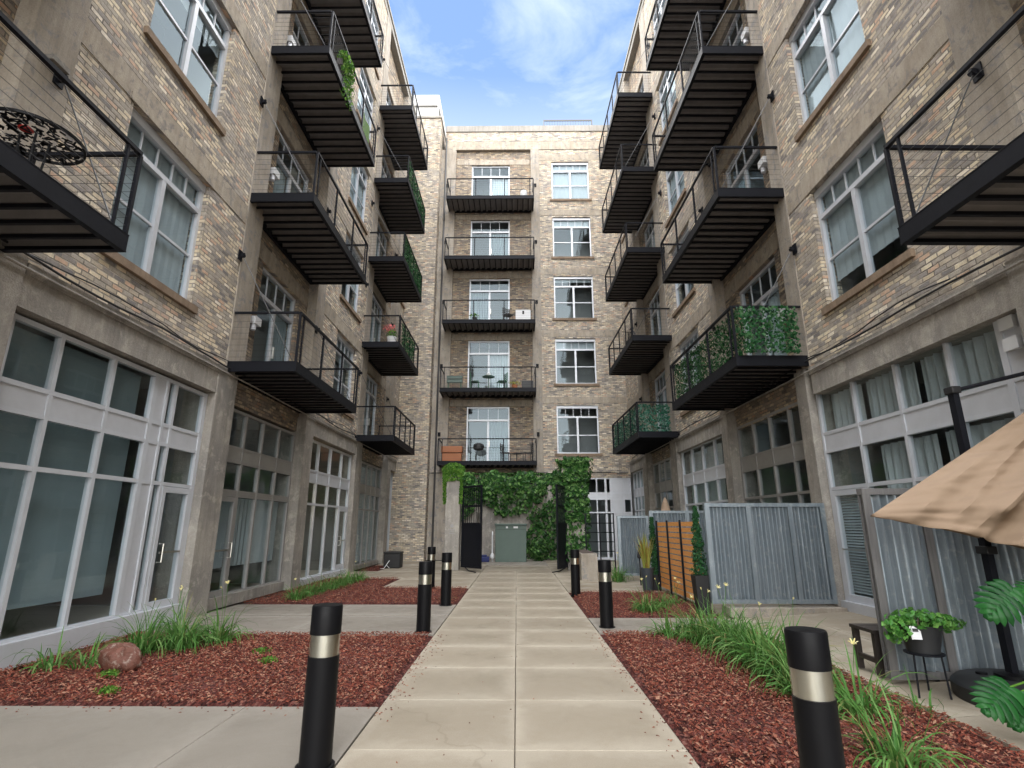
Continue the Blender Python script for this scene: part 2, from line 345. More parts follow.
mx1 = t.nodes.new('ShaderNodeMix'); mx1.data_type = 'RGBA'; mx1.blend_type = 'SCREEN'; mx1.inputs[0].default_value = 1
t.links.new(rp.outputs[0], mx1.inputs[6]); t.links.new(hz.outputs[0], mx1.inputs[7])
mx = t.nodes.new('ShaderNodeMix'); mx.data_type = 'RGBA'; t.links.new(mx1.outputs[2], mx.inputs[0]); t.links.new(sky.outputs[0], mx.inputs[6]); mx.inputs[7].default_value = (4.7, 5.0, 5.2, 1)
t.links.new(mx.outputs[2], bg.inputs[0]); t.links.new(bg.outputs[0], out.inputs[0])
scene.view_settings.view_transform = 'Standard'; scene.view_settings.look = 'None'; scene.view_settings.exposure = 1.85; scene.view_settings.gamma = 1
scene.render.engine = 'CYCLES'
cy = scene.cycles; cy.max_bounces = 7; cy.diffuse_bounces = 3; cy.glossy_bounces = 3; cy.transmission_bounces = 4; cy.transparent_max_bounces = 10; cy.caustics_reflective = False; cy.caustics_refractive = False

#@@SETTING
# ------------------------------------------------------------------ ground
def slabs(name, rects, mt, th=.12, label=None):
    b = MB(); g = .006; bv = .005
    for (x0, x1, y0, y1) in rects:
        x0 += g / 2; x1 -= g / 2; y0 += g / 2; y1 -= g / 2
        i = (x0 + bv, x1 - bv, y0 + bv, y1 - bv); n = len(b.v)
        b.v += [(x0, y0, -th), (x1, y0, -th), (x1, y1, -th), (x0, y1, -th), (x0, y0, -bv), (x1, y0, -bv), (x1, y1, -bv), (x0, y1, -bv), (i[0], i[2], 0), (i[1], i[2], 0), (i[1], i[3], 0), (i[0], i[3], 0)]
        for q in ((0, 1, 5, 4), (1, 2, 6, 5), (2, 3, 7, 6), (3, 0, 4, 7)): b.f.append(tuple(n + j for j in q)); b.m.append(0); b.uv += [(0, 0)] * 4
        for q in ((4, 5, 9, 8), (5, 6, 10, 9), (6, 7, 11, 10), (7, 4, 8, 11)): b.f.append(tuple(n + j for j in q)); b.m.append(0); b.uv += [(0, 0)] * 4
        b.f.append((n + 8, n + 9, n + 10, n + 11)); b.m.append(0); b.uv += [(0, 0), (1, 0), (1, 1), (0, 1)]
    o = b.build(name, mt); o['kind'] = 'structure'; return o
b = MB(); b.poly([(-400, -400, -.06), (400, -400, -.06), (400, 400, -.06), (-400, 400, -.06)]); tag(b.build('ground', M['dirt']), kind='structure')
JY = [-7.4, -6.2, -5, -3.8, -2.6, -1.4, -.2, 1.0, 2.22, 3.44, 4.65, 5.86, 7.08, 8.28, 9.48, 10.68, 11.88, 13.08, 14.3, 15.55, 16.9, 18.4, 20.0, 21.6]
pr = []
for a, c in zip(JY, JY[1:]): pr += [(-1.29, -.02, a, c), (-.02, 1.29, a, c)]
slabs('path', pr, M['slab'])
wl = []
XL = -6.05
for a, c in ((9.15, 10.86), (10.96, 12.35)):
    wl += [(-6.0, -3.6, a, c), (-3.6, -1.30, a, c)]
for a, c in ((3.9, 5.65), (2.2, 3.9), (.5, 2.2), (-2, .5)): wl += [(-6.0, -2.55, a, c), (-2.55, -1.30, a, c)]
slabs('left_walkway', wl, M['slab_l'])
wr = [(1.30, 2.55, 9.3, 10.68), (2.55, 3.82, 9.3, 10.68)]
for a, c in ((1.0, 2.6), (2.6, 4.0), (-2, 1.0)): wr += [(1.30, 3.82, a, c)]
slabs('right_walkway', wr, M['slab_l'])
far = [(-3.7, -1.3, 15.65, 18.3), (-6, -1.3, 18.3, 20.9), (-5.15, -1.3, 20.95, 24.0), (-6.0, -1.3, 24.02, 26.8), (-1.29, 1.29, 21.62, 23.6), (1.3, 3.9, 14.72, 17.3), (1.3, 5.85, 17.3, 20.4), (1.3, 5.85, 20.4, 23.6), (1.3, 5.8, 23.62, 27.5), (3.9, 5.9, 11.35, 14.4), (3.9, 5.9, 14.4, 17.3)]
slabs('forecourt', far, M['slab'])
b = MB(); b.box(-1.28, 1.28, 23.62, 27.5, -.1, .05); tag(b.build('utility_pad', M['slab_l']), kind='structure')
# patio on the right rises a little toward the wall
b = MB(); q = .012
yy = [-4, -1.5, 1, 3.2, 5.4, 7.7, 10.7, 11.35]
for a, c in zip(yy, yy[1:]):
    for x0, x1 in ((3.82, 5.0), (5.0, 6.15)):
        z0 = (x0 - 3.82) * .06; z1 = (x1 - 3.82) * .06; g = .005
        n = len(b.v); b.v += [(x0 + g, a + g, z0), (x1 - g, a + g, z1), (x1 - g, c - g, z1), (x0 + g, c - g, z0), (x0 + g, a + g, -.12), (x1 - g, a + g, -.12), (x1 - g, c - g, -.12), (x0 + g, c - g, -.12)]
        b.f += [(n, n + 1, n + 2, n + 3)]; b.m.append(0); b.uv += [(0, 0), (1, 0), (1, 1), (0, 1)]
        for s_ in ((0, 4, 5, 1), (1, 5, 6, 2), (2, 6, 7, 3), (3, 7, 4, 0)): b.f.append(tuple(n + j for j in s_)); b.m.append(0); b.uv += [(0, 0)] * 4
tag(b.build('patio', M['slab']), kind='structure')
# mulch beds
def bed(name, rects, dens, seed):
    rnd = np.random.RandomState(seed); b = MB()
    for (x0, x1, y0, y1) in rects:
        nx = max(2, int((x1 - x0) / .14)); ny = max(2, int((y1 - y0) / .14))
        ph = rnd.rand(4) * 6
        hh = lambda x, y: .012 + .018 * math.sin(x * 2.1 + ph[0]) * math.sin(y * 1.7 + ph[1]) + .012 * math.sin(x * 5.3 + ph[2]) * math.sin(y * 6.1 + ph[3])
        def fn(i, j):
            x = x0 + (x1 - x0) * i; y = y0 + (y1 - y0) * j; e = min(i, 1 - i, j, 1 - j)
            return (x, y, (hh(x, y) + .01 * rnd.rand()) * min(1, e * 8) - (.03 if e == 0 else 0))
        b.grid(fn, nx, ny)
    o = b.build(name, M['mulch']); o['kind'] = 'structure'
    b = MB()
    for (x0, x1, y0, y1) in rects:
        N = int(dens * (x1 - x0) * (y1 - y0))
        for _ in range(N):
            x = x0 + .03 + (x1 - x0 - .06) * rnd.rand(); y = y0 + .03 + (y1 - y0 - .06) * rnd.rand()
            L = .007 + .024 * rnd.rand() ** 1.6; W = L * (.3 + .3 * rnd.rand()); a = rnd.rand() * 6.28; tl = (rnd.rand() - .5) * 1.1; z = .018 + .03 * rnd.rand()
            c, s_ = math.cos(a), math.sin(a); dz = L * math.sin(tl); dw = W * (rnd.rand() - .5)
            n = len(b.v)
            b.v += [(x - c * L, y - s_ * L, z - dz), (x - s_ * W, y + c * W, z + dw), (x + c * L, y + s_ * L, z + dz), (x + s_ * W, y - c * W, z - dw), (x, y, z + .008)]
            b.f += [(n, n + 3, n + 4), (n + 3, n + 2, n + 4), (n + 2, n + 1, n + 4), (n + 1, n, n + 4)]; b.m += [0] * 4
    o = b.build('wood_chips', M['chips']); tag(o, 'dark red wood chips covering the ' + name.replace('_', ' '), 'mulch', kind='stuff')
bed('left_front_mulch_bed', [(-5.98, -1.31, 5.67, 9.13)], 1500, 1)
bed('left_middle_mulch_bed', [(-5.98, -1.31, 12.37, 15.63), (-5.98, -3.75, 15.63, 18.28)], 600, 2)
bed('left_far_mulch_bed', [(-5.98, -5.16, 20.95, 24.0)], 150, 3)
bed('right_front_mulch_bed', [(1.31, 3.80, 4.02, 9.28)], 1500, 4)
bed('right_middle_mulch_bed', [(1.31, 3.86, 10.7, 14.7)], 600, 5)
rnd = np.random.RandomState(77); b = MB()
for _ in range(420):
    sd_ = rnd.rand(); e_ = abs(rnd.normal()) * .10
    if sd_ < .35: x, y = -1.28 + e_, rnd.uniform(5.2, 9.1)
    elif sd_ < .75: x, y = 1.28 - e_, rnd.uniform(4.0, 9.2)
    elif sd_ < .9: x, y = rnd.uniform(-5.8, -1.3), 5.62 - e_
    else: x, y = rnd.uniform(-1.2, 1.2), rnd.uniform(3.5, 14)
    L = .006 + .014 * rnd.rand(); a = rnd.rand() * 6.28; c, s_ = math.cos(a), math.sin(a); W = L * .4; n = len(b.v)
    b.v += [(x - c * L, y - s_ * L, .003), (x - s_ * W, y + c * W, .004), (x + c * L, y + s_ * L, .006), (x + s_ * W, y - c * W, .003), (x, y, .011)]
    b.f += [(n, n + 3, n + 4), (n + 3, n + 2, n + 4), (n + 2, n + 1, n + 4), (n + 1, n, n + 4)]; b.m += [0] * 4
tag(b.build('wood_chips', M['chips']), 'stray red wood chips spilled on the paving beside the beds', 'mulch', kind='stuff')
b = MB(); b.box(3.87, 6.0, 10.55, 10.98, .02, .19); tag(b.build('concrete_kerb', M['conc'], bevel=.01), 'low concrete kerb along the foot of the corrugated fence beside the pier', 'kerb')

# ------------------------------------------------------------------ buildings: everything is laid out in a wall frame
# local x runs along the wall, local y goes INTO the wall, z up
def panel(b, u0, u1, z0, z1, y, ops=(), depth=.34, m=0):
    us = sorted({u0, u1} | {o[0] for o in ops} | {o[1] for o in ops}); zs = sorted({z0, z1} | {o[2] for o in ops} | {o[3] for o in ops})
    for a, c in zip(us, us[1:]):
        for d, e in zip(zs, zs[1:]):
            um, zm = (a + c) / 2, (d + e) / 2
            if any(o[0] < um < o[1] and o[2] < zm < o[3] for o in ops): continue
            b.poly([(a, y, d), (c, y, d), (c, y, e), (a, y, e)], m)
    yb = y + depth
    for o in ops:
        b.poly([(o[0], y, o[2]), (o[0], y, o[3]), (o[0], yb, o[3]), (o[0], yb, o[2])], m)
        b.poly([(o[1], y, o[3]), (o[1], y, o[2]), (o[1], yb, o[2]), (o[1], yb, o[3])], m)
        b.poly([(o[0], y, o[3]), (o[1], y, o[3]), (o[1], yb, o[3]), (o[0], yb, o[3])], m)
        b.poly([(o[1], y, o[2]), (o[0], y, o[2]), (o[0], yb, o[2]), (o[1], yb, o[2])], m)
    b.poly([(u0, y, z1), (u0, y, z0), (u0, yb, z0), (u0, yb, z1)], m)
    b.poly([(u1, y, z0), (u1, y, z1), (u1, yb, z1), (u1, yb, z0)], m)

_cache = {}
def cmesh(key, fn):
    if key not in _cache: _cache[key] = fn()
    return _cache[key]
def bars(b, us, zs, w, y0, y1, m=0, skipu=()):
    """frame grid: verticals between, rails butt against them"""
    h = w / 2
    for u in us: b.box(u - h, u + h, y0, y1, zs[0] - h, zs[-1] + h, m)
    for a, c in zip(us, us[1:]):
        for z in zs: b.box(a + h, c - h, y0 + .004, y1 - .004, z - h, z + h, m)

def room(bld, w, h, loc, depth=1.6, lit=False):
    def fn():
        b = MB(); e = .02
        b.poly([(-.1, depth, -.05), (w + .1, depth, -.05), (w + .1, depth, h + .1), (-.1, depth, h + .1)])
        b.poly([(-.1, .2, h + .1), (w + .1, .2, h + .1), (w + .1, depth, h + .1), (-.1, depth, h + .1)])
        b.poly([(-.1, .2, -.05), (w + .1, .2, -.05), (w + .1, depth, -.05), (-.1, depth, -.05)], 1)
        b.poly([(-.1, .2, -.05), (-.1, .2, h + .1), (-.1, depth, h + .1), (-.1, depth, -.05)])
        b.poly([(w + .1, .2, -.05), (w + .1, .2, h + .1), (w + .1, depth, h + .1), (w + .1, depth, -.05)])
        return b.mesh('interior', [M['dark_room'], M['floor_room']])
    return link('interior', cmesh(('room', round(w, 2), round(h, 2), depth), fn), bld, loc)

def window(bld, u, z, w=2.17, h=2.5, blind=.5, kind='double', y=.13, lites=5, sill=True, fr='frame'):
    """sash window: header, transom of small lites, two sashes"""
    def ffn():
        b = MB(); e = .045
        b.box(0, w, y - .05, y + .07, h - .15, h)                       # header
        b.box(0, .07, y - .03, y + .07, 0, h - .15); b.box(w - .07, w, y - .03, y + .07, 0, h - .15)
        b.box(.07, w - .07, y - .03, y + .07, 0, .07)
        zt = h * .76
        b.box(.07, w - .07, y - .035, y + .07, zt - .045, zt + .045)
        if kind == 'double':
            b.box(w / 2 - .05, w / 2 + .05, y - .032, y + .07, .07, zt - .045)
            for s in (0, 1):
                a = .07 if s == 0 else w / 2 + .05; c = w / 2 - .05 if s == 0 else w - .07
                b.box(a, c, y, y + .05, h * .375, h * .375 + .045)
        for i in range(1, lites):
            uu = .07 + (w - .14) * i / lites; b.box(uu - .011, uu + .011, y + .005, y + .04, zt + .045, h - .15)
        return b.mesh('window', M[fr])
    o = link('window', cmesh(('win', w, h, kind, lites, y, fr), ffn), bld, (u, 0, z))
    def pfn():
        b = MB(); b.poly([(.06, y + .03, .06), (w - .06, y + .03, .06), (w - .06, y + .03, h - .08), (.06, y + .03, h - .08)]); return b.mesh('pane', M['glass'])
    link('pane', cmesh(('pane', w, h, y), pfn), o)
    if sill:
        def sfn():
            b = MB(); b.box(-.12, w + .12, -.07, y - .035, -.13, 0); return b.mesh('sill', M['sill'])
        link('sill', cmesh(('sill', w, y), sfn), o)
    if blind > 0:
        bm = MB(); zb = h * (1 - blind); yb = y + .10
        bm.grid(lambda i, j: (.08 + (w - .16) * i, yb + .006 * math.sin(i * 60), zb + (h - .1 - zb) * j), 30, 1); bm.build('blind', M['blind'], o)
    room(o, w, h, (0, 0, 0)); return o

def balcony_door(bld, u, z, y, w=2.25, h=3.0, side=1, blind=.5, header=True):
    def ffn():
        b = MB(); zt = h - .72
        b.box(0, w, y - .03, y + .08, h - .08, h); b.box(0, .07, y - .03, y + .08, 0, h - .08); b.box(w - .07, w, y - .03, y + .08, 0, h - .08)
        b.box(.07, w - .07, y - .035, y + .08, zt - .05, zt + .05); b.box(.07, w - .07, y - .03, y + .08, 0, .06)
        m_ = w / 2; b.box(m_ - .05, m_ + .05, y - .02, y + .06, .06, zt - .05)
        for i in range(1, 4):
            uu = .07 + (w - .14) * i / 4; b.box(uu - .011, uu + .011, y + .005, y + .04, zt + .05, h - .08)
        return b.mesh('balcony_door', M['frame'])
    o = link('balcony_door', cmesh(('bd', w, h, y), ffn), bld, (u, 0, z))
    def pfn():
        b = MB(); b.poly([(.06, y + .03, .05), (w - .06, y + .03, .05), (w - .06, y + .03, h - .07), (.06, y + .03, h - .07)]); return b.mesh('pane', M['glass'])
    link('pane', cmesh(('bdp', w, h, y), pfn), o)
    def hfn():
        b = MB(); b.box(w / 2 + .06, w / 2 + .09, y - .08, y - .03, .9, 1.2); return b.mesh('handle', M['chrome'])
    link('handle', cmesh(('bdh', w, y), hfn), o)
    a, c = (w / 2 + .05, w - .08) if side > 0 else (.08, w / 2 - .05)
    if blind > 0:
        bm = MB(); bm.grid(lambda i, j: (a + (c - a) * i, y + .13 + .03 * math.sin(i * 44), .08 + (h - .85) * j), 40, 1); bm.build('curtain', M['curtain_dk' if int(z * 3) % 3 else 'curtain'], o)
    room(o, w, h, (0, y - .1, 0)); return o

def bars_rail(b, p0, p1, h, posts, r=.022, cables=8, mc=1, top=.05):
    p0 = Vector(p0); p1 = Vector(p1); 
    b.bar(p0 + Vector((0, 0, h)), p1 + Vector((0, 0, h)), top, .045)
    for t_ in posts:
        p = p0.lerp(p1, t_); b.bar(p, p + Vector((0, 0, h - .023)), .042, .042)
def balcony(bld, u0, u1, zt, y=0, d=1.45, f=.22, npost=4, rods=True, label=None, rise=2.35, cables=8, rodtop=None):
    """zt = top of the edge channel; y = wall plane the deck meets (local)"""
    L = u1 - u0
    def ffn():
        b = MB(); t_ = .05
        for (a, c, e, g) in ((0, L, -d, -d + .012), (0, .012, -d + .012, y), (L - .012, L, -d + .012, y)):      # web of the channels
            b.box(a, c, e, g, -f + .012, -.012)
        b.box(-.004, L + .004, -d - .003, -d + .075, -.012, 0); b.box(-.004, L + .004, -d - .003, -d + .075, -f, -f + .012)
        b.box(-.004, .07, -d + .075, y, -.012, 0); b.box(L - .07, L + .004, -d + .075, y, -.012, 0)
        b.box(-.004, .07, -d + .075, y, -f, -f + .012); b.box(L - .07, L + .004, -d + .075, y, -f, -f + .012)
        b.box(.012, L - .012, y - .07, y - .004, -f, -.02)
        n_ = max(6, int(L / .29))
        for i in range(1, n_): b.box(i * L / n_ - .022, i * L / n_ + .022, -d + .078, y - .072, -f + .014, -f + .058)
        return b.mesh('balcony', M['black'])
    o = link('balcony', cmesh(('bal', round(L, 2), y, d, f), ffn), bld, (u0, 0, zt))
    if label: o['label'] = label
    def dfn():
        b = MB(); n = max(6, int(L / .29)); pts = []; dx = (L - .04) / n
        for i in range(n):
            x = .02 + i * dx; pts += [(x, -f + .075), (x + dx * .32, -f + .075), (x + dx * .42, -f + .15), (x + dx * .9, -f + .15)]
        pts.append((.02 + n * dx, -f + .075))
        for (x0, z0), (x1, z1) in zip(pts, pts[1:]):
            b.poly([(x0, -d + .014, z0), (x1, -d + .014, z1), (x1, y - .07, z1), (x0, y - .07, z0)])
        b.box(.014, L - .014, -d + .076, y - .072, -.06, -.02)
        return b.mesh('decking', M['deck'])
    link('decking', cmesh(('dek', round(L, 2), y, d, f), dfn), o)
    def rfn():
        b = MB(); h = 1.08; e = .03
        posts = [i / (npost - 1) for i in range(npost)]
        bars_rail(b, (e, -d + e, 0), (L - e, -d + e, 0), h, posts)
        for x in (e, L - e):
            b.bar((x, -d + e + .03, h), (x, y - .02, h), .05, .045); b.bar((x, y - .05, 0), (x, y - .05, h - .023), .042, .042)
        b.bar((e + .2, -d + e, 0), (e + .2, -d + e, h - .023), .03, .03); b.bar((L - e - .2, -d + e, 0), (L - e - .2, -d + e, h - .023), .03, .03)
        return b.mesh('railing', M['black'])
    link('railing', cmesh(('ral', round(L, 2), y, d, npost), rfn), o)
    if cables:
        def cfn():
            b = MB(); e = .03
            for i in range(cables):
                z = .1 + i * .92 / (cables - 1) 
                b.bar((e, -d + e, z), (L - e, -d + e, z), .004, .004)
                for x in (e, L - e): b.bar((x, -d + e, z), (x, y - .03, z), .004, .004)
            return b.mesh('cable_infill', M['cable'])
        link('cable_infill', cmesh(('cab', round(L, 2), y, d, cables), cfn), o)
    if rods:
        for x, xe in ((-.12, .08), (L + .12, L - .08)):
            b = MB(); b.tube([(x, -.09, rise), (xe, -d + .12, .02)], .009, 6); b.build('tie_rod', M['cable'], o)
            b = MB(); b.box(x - .07, x + .07, -.055, -.03, rise - .11, rise + .11); b.box(x - .02, x + .02, -.14, -.055, rise - .05, rise + .05)
            b.tube([(x - .035, -.11, rise), (x + .035, -.11, rise)], .04, 8); b.build('bracket', M['black'], o)
    return o

def storefront(bld, us, zs, cells, y=.14, fr='frame', pn='panel', base=.14, curtain=None, bw=.062, roomd=3.0, wide=None, glass='glass_store'):
    """us mullions, zs rails (bottom to top); cells[row][colm] in g glass / s panel / x nothing"""
    b = MB(); h = bw / 2
    for i, u in enumerate(us): 
        ww = wide.get(i, bw) / 2 if wide else h
        b.box(u - ww, u + ww, y - .03, y + .06, zs[0], zs[-1] + h)
    for r, z in enumerate(zs):
        for i, (a, c) in enumerate(zip(us, us[1:])):
            wa = wide.get(i, bw) / 2 if wide else h; wc = wide.get(i + 1, bw) / 2 if wide else h
            up = cells[r][i] if r < len(cells) else 'x'; dn = cells[r - 1][i] if r > 0 else 'x'
            if up == 'd' and dn == 'd': continue
            if r == 0 and up == 'd': continue
            b.box(a + wa, c - wc, y - .026, y + .055, z - h if r else z, z + h)
    o = b.build('storefront', M[fr], bld)
    g = MB(); s = MB()
    for r, row in enumerate(cells):
        for i, ch in enumerate(row):
            wa = wide.get(i, bw) / 2 if wide else h; wc = wide.get(i + 1, bw) / 2 if wide else h
            bb = (us[i] + wa, us[i + 1] - wc); zz = (zs[r] + h, zs[r + 1] - h)
            if ch == 'g': g.poly([(bb[0] - .01, y + .02, zz[0] - .01), (bb[1] + .01, y + .02, zz[0] - .01), (bb[1] + .01, y + .02, zz[1] + .01), (bb[0] - .01, y + .02, zz[1] + .01)])
            if ch == 's': s = MB(); s.box(bb[0], bb[1], y - .012, y + .03, zz[0], zz[1]); s.build('spandrel_panel', M[pn], o)
    g.build('pane', M[glass], o)
    
    w_ = us[-1] - us[0]
    room(o, w_, zs[-1] - zs[0] + .05, (us[0], y - .06, zs[0]), roomd)
    k_ = MB(); k_.box(us[0] - .04, us[-1] + .04, y - .12, y + .1, 0, zs[0] - .002); k_.build('base_kerb', M['pier' if fr == 'frame_dk' else 'panel'], o)
    if curtain:
        for (a, c, z0, z1, mk) in curtain:
            c_ = MB(); c_.grid(lambda i, j: (a + (c - a) * i, y + .24 + (.035 * math.sin(i * (c - a) * 34) + .015 * math.sin(i * (c - a) * 71)) * (0 if mk == 'blind_grey' else 1), z0 + (z1 - z0) * j), 60, 1); c_.build('curtain', M[mk], o)
    return o
def glass_door(bld, u0, u1, z0, z1, y=.14, fr='frame', hs=1, blinds=False):
    w_ = u1 - u0; st = .085
    b = MB(); b.box(0, st, y - .04, y + .06, 0, z1 - z0); b.box(w_ - st, w_, y - .04, y + .06, 0, z1 - z0)
    b.box(st, w_ - st, y - .038, y + .058, 0, .24); b.box(st, w_ - st, y - .038, y + .058, z1 - z0 - .1, z1 - z0)
    o = b.build('door', M[fr], bld, (u0, 0, z0))
    g = MB(); g.poly([(st - .01, y, .23), (w_ - st + .01, y, .23), (w_ - st + .01, y, z1 - z0 - .09), (st - .01, y, z1 - z0 - .09)]); g.build('pane', M['glass_store'], o)
    x = w_ - .12 if hs > 0 else .12; s = -1 if hs > 0 else 1
    h_ = MB(); h_.tube([(x, y - .04, 1.18), (x, y - .12, 1.18), (x, y - .12, .88), (x, y - .04, .88)], .013, 8); h_.box(min(x, x + s * (w_ - .25)), max(x, x + s * (w_ - .25)), y - .075, y - .05, 1.02, 1.05); h_.build('handle', M['chrome'], o)
    if blinds:
        s_ = MB()
        n = int((z1 - z0 - .4) / .05)
        for i in range(n):
            z = .28 + i * .05; s_.poly([(st, y + .05, z), (w_ - st, y + .05, z), (w_ - st, y + .075, z + .032), (st, y + .075, z + .032)])
        s_.build('venetian_blind', M['blind'], o)
    return o

#@@LEFT
LB = thing('apartment_building', 'long buff brick loft wing on the left side, with grey shopfronts and black balconies', 'building', (-6.0, 0, 0), R(90))
PIL = [(-10.2, -9.6), (-4.75, -4.1), (.1, .75), (5.3, 5.93), (10.6, 11.3), (14.95, 15.6), (19.95, 20.7), (24.95, 25.6)]
def upper(mb, mbd, bays, top, ops_of, z0=4.75):
    for (a, c, rec) in bays:
        panel(mbd if rec else mb, a, c, z0, top, .26 if rec else 0, ops_of(a, c, rec))
def pilasters(b, pil, top, z0=4.95, proud=.02):
    for a, c in pil: b.box(a, c, -proud, .5, z0, top)
TOPL = 25.1
# ---- left wing
fz = {'A': [5.57 + 3.88 * i for i in range(5)], 'B': [4.93, 8.9, 13.0, 16.9, 20.7], 'C': [5.5 + 3.75 * i for i in range(5)], 'D': [4.88 + 3.65 * i for i in range(5)]}
bays = [(-9.6, -4.75, 'A', 0), (-4.1, .1, 'A', 0), (.75, 5.3, 'B', 1), (5.93, 10.6, 'A', 0), (11.3, 14.95, 'B', 1), (15.6, 19.95, 'C', 0), (20.7, 24.95, 'D', 1), (25.6, 26.8, 'E', 0)]
WIN = {(-9.6): (-8.2, -6.03), (-4.1): (-3.1, -.93), 5.93: (7.02, 9.19), 15.6: (17.0, 19.17), 25.6: (25.75, 26.6)}
DOOR = {.75: (2.2, 4.45), 11.3: (12.1, 14.35), 20.7: (21.5, 23.75)}
def build_side(bld, mir, top, bays, PIL, WIN, DOOR, kinds):
    """mir maps an along-courtyard interval to local u"""
    wb, wd, cb, bb = MB(), MB(), MB(), MB()
    for a, c, kd, rec in bays:
        bb = MB()
        if kd == 'E':
            wz = [5.5 + 3.7 * i for i in range(5)]; hh = 1.75
        elif kd in 'AC': wz = fz[kd]; hh = 2.5
        else: wz = fz[kd]; hh = 3.0
        src = DOOR if rec else WIN
        x0, x1 = src[a]; ops = []
        for i, z in enumerate(wz):
            zz = z - (.0 if not rec else 0.0)
            if zz + hh > top - .3: continue
            u0, u1 = mir(x0, x1); ops.append((u0, u1, zz, zz + hh))
            rb = [.95, .6, .95, .8, .95, .35, .95][(i * 3 + int(a) + 4) % 7]
            if rec: balcony_door(bld, u0, zz, .26 + .13, x1 - x0, hh, 1 if (i + int(a)) % 2 else -1, 1)
            elif kd == 'E': window(bld, u0, zz, round(x1 - x0, 2), hh, rb, 'single', lites=2)
            else: window(bld, u0, zz, 2.17, 2.5, rb)
            # lintel beam
            U0, U1 = mir(a, c); yy = .26 if rec else 0
            bb.box(U0 + .003, U1 - .003, yy - .012, yy + .2, zz + hh + .02, zz + hh + .44); bb.build('floor_beam', M['beam'], bld); bb = MB()
            if not rec and kd != 'E': bb.box(u0 - .1, u1 + .1, -.03, .1, zz + hh + .003, zz + hh + .13); bb.build('lintel', M['beam'], bld); bb = MB()
        U0, U1 = mir(a, c); wb = MB(); panel(wb, U0, U1, 4.75, top, .26 if rec else 0, ops); x_ = wb.build('brick_wall', M['brick_dark' if rec else 'brick'], bld)
        if rec: x_['label'] = 'darker set back brick behind the balconies'
        bb.box(U0 + .003, U1 - .003, (.2 if rec else -.03), .45, 4.19, 4.60); bb.box(U0 + .003, U1 - .003, (.17 if rec else -.06), .4, 4.60, 4.747); bb.build('ground_beam', M['brick_dark' if rec else 'pier'], bld)
    for a, c in PIL:
        U0, U1 = mir(a, c); cb = MB(); cb.box(U0, U1, -.022, .6, 4.78, top - .35); cb.build('pilaster', M['conc'], bld)
    pb = MB(); 
    for a, c in PIL:
        U0, U1 = mir(a, c); a_, c_ = {(10.6, 11.3): (10.32, 11.06), (10.6, 11.12): (10.78, 11.2)}.get((a, c), (a, c)); U0, U1 = mir(a_, c_); pb = MB(); pb.box(U0 + .01, U1 - .01, -.05, .6, 0, 4.78); pb.build('ground_pier', M['pier'], bld)
    U0, U1 = mir(-10.2, bays[-1][1])
    cp = MB(); cp.box(U0, U1, -.08, .6, top, top + .16); cp.box(U0 + .01, U1 - .01, -.03, .55, top - .34, top - .002); cp.build('roof_coping', M['cap'], bld)
    bk = MB(); bk.box(U0, U1, 3.4, 9, 0, top - .1); bk.box(U0, U1, .56, 3.4, top - .1, top); bk.build('building_core', M['dark_room'], bld)
mirL = lambda a, c: (a, c)
build_side(LB, mirL, TOPL, bays, PIL, WIN, DOOR, None)
for i, z in enumerate(fz['B']):
    balcony(LB, .95, 5.62, z, .24, 1.47, npost=3, cables=9) if i < 4 else None
    balcony(LB, 10.62, 14.95, z, .24, 1.45)
for i, z in enumerate(fz['D']): balcony(LB, 19.75, 23.95, z, .24, 1.45, npost=5)
# shopfronts, left
zsA = [.35, 2.33, 2.98, 3.3, 4.08]
storefront(LB, [6.08, 6.83, 7.82, 8.80, 9.12, 9.36, 10.27], [.29, 2.34, 3.0, 3.33, 4.12], ['gggsgd', 'gggsgg', 'ssssss', 'gggsgg'], wide={3: .10, 4: .06, 6: .1}, curtain=[(6.1, 8.78, .62, 4.1, 'blind_grey')])
glass_door(LB, 9.40, 10.22, .16, 2.30, hs=-1)
storefront(LB, [11.12, 12.18, 13.06, 13.98, 14.92], [.22, 2.28, 2.36, 3.0, 3.3, 4.1], ['dggg', 'dsss'.replace('d', 's'), 'gggg', 'ssss', 'gggg'], y=.24, fr='frame_dk', pn='panel_dk', curtain=[(11.2, 14.9, .75, 2.25, 'blind')])
glass_door(LB, 11.17, 12.13, .1, 2.24, y=.24, fr='frame_dk', hs=1)
storefront(LB, [15.65, 16.65, 17.75, 18.9, 19.9], [.16, 2.25, 2.9, 3.22, 4.1], ['gggd', 'gggg', 'ssss', 'gggg'])
glass_door(LB, 18.94, 19.86, .1, 2.21, hs=-1)
storefront(LB, [20.75, 21.6, 22.5, 23.3, 24.1, 24.9], [.16, 2.25, 2.9, 3.22, 4.1], ['dgggg', 'ggggg', 'sssss', 'ggggg'], y=.24, fr='frame_dk', pn='panel_dk', curtain=[(21.6, 24.9, .2, 4.0, 'blind')])
glass_door(LB, 20.79, 21.56, .1, 2.21, y=.24, fr='frame_dk', hs=1)
storefront(LB, [25.62, 26.05, 26.45, 26.78], [.16, 2.25, 2.9, 3.22, 4.1], ['ggg', 'ggg', 'sss', 'ggg'], curtain=[(25.6, 26.8, .2, 2.2, 'curtain')])
storefront(LB, [.8, 1.9, 3.0, 4.1, 5.25], [.3, 2.33, 2.98, 3.3, 4.08], ['gggg', 'gggg', 'ssss', 'gggg'], y=.24, fr='frame_dk', pn='panel_dk')
storefront(LB, [-4.05, -3, -2, -1, .05], [.3, 2.33, 2.98, 3.3, 4.08], ['gggg', 'gggg', 'ssss', 'gggg'])
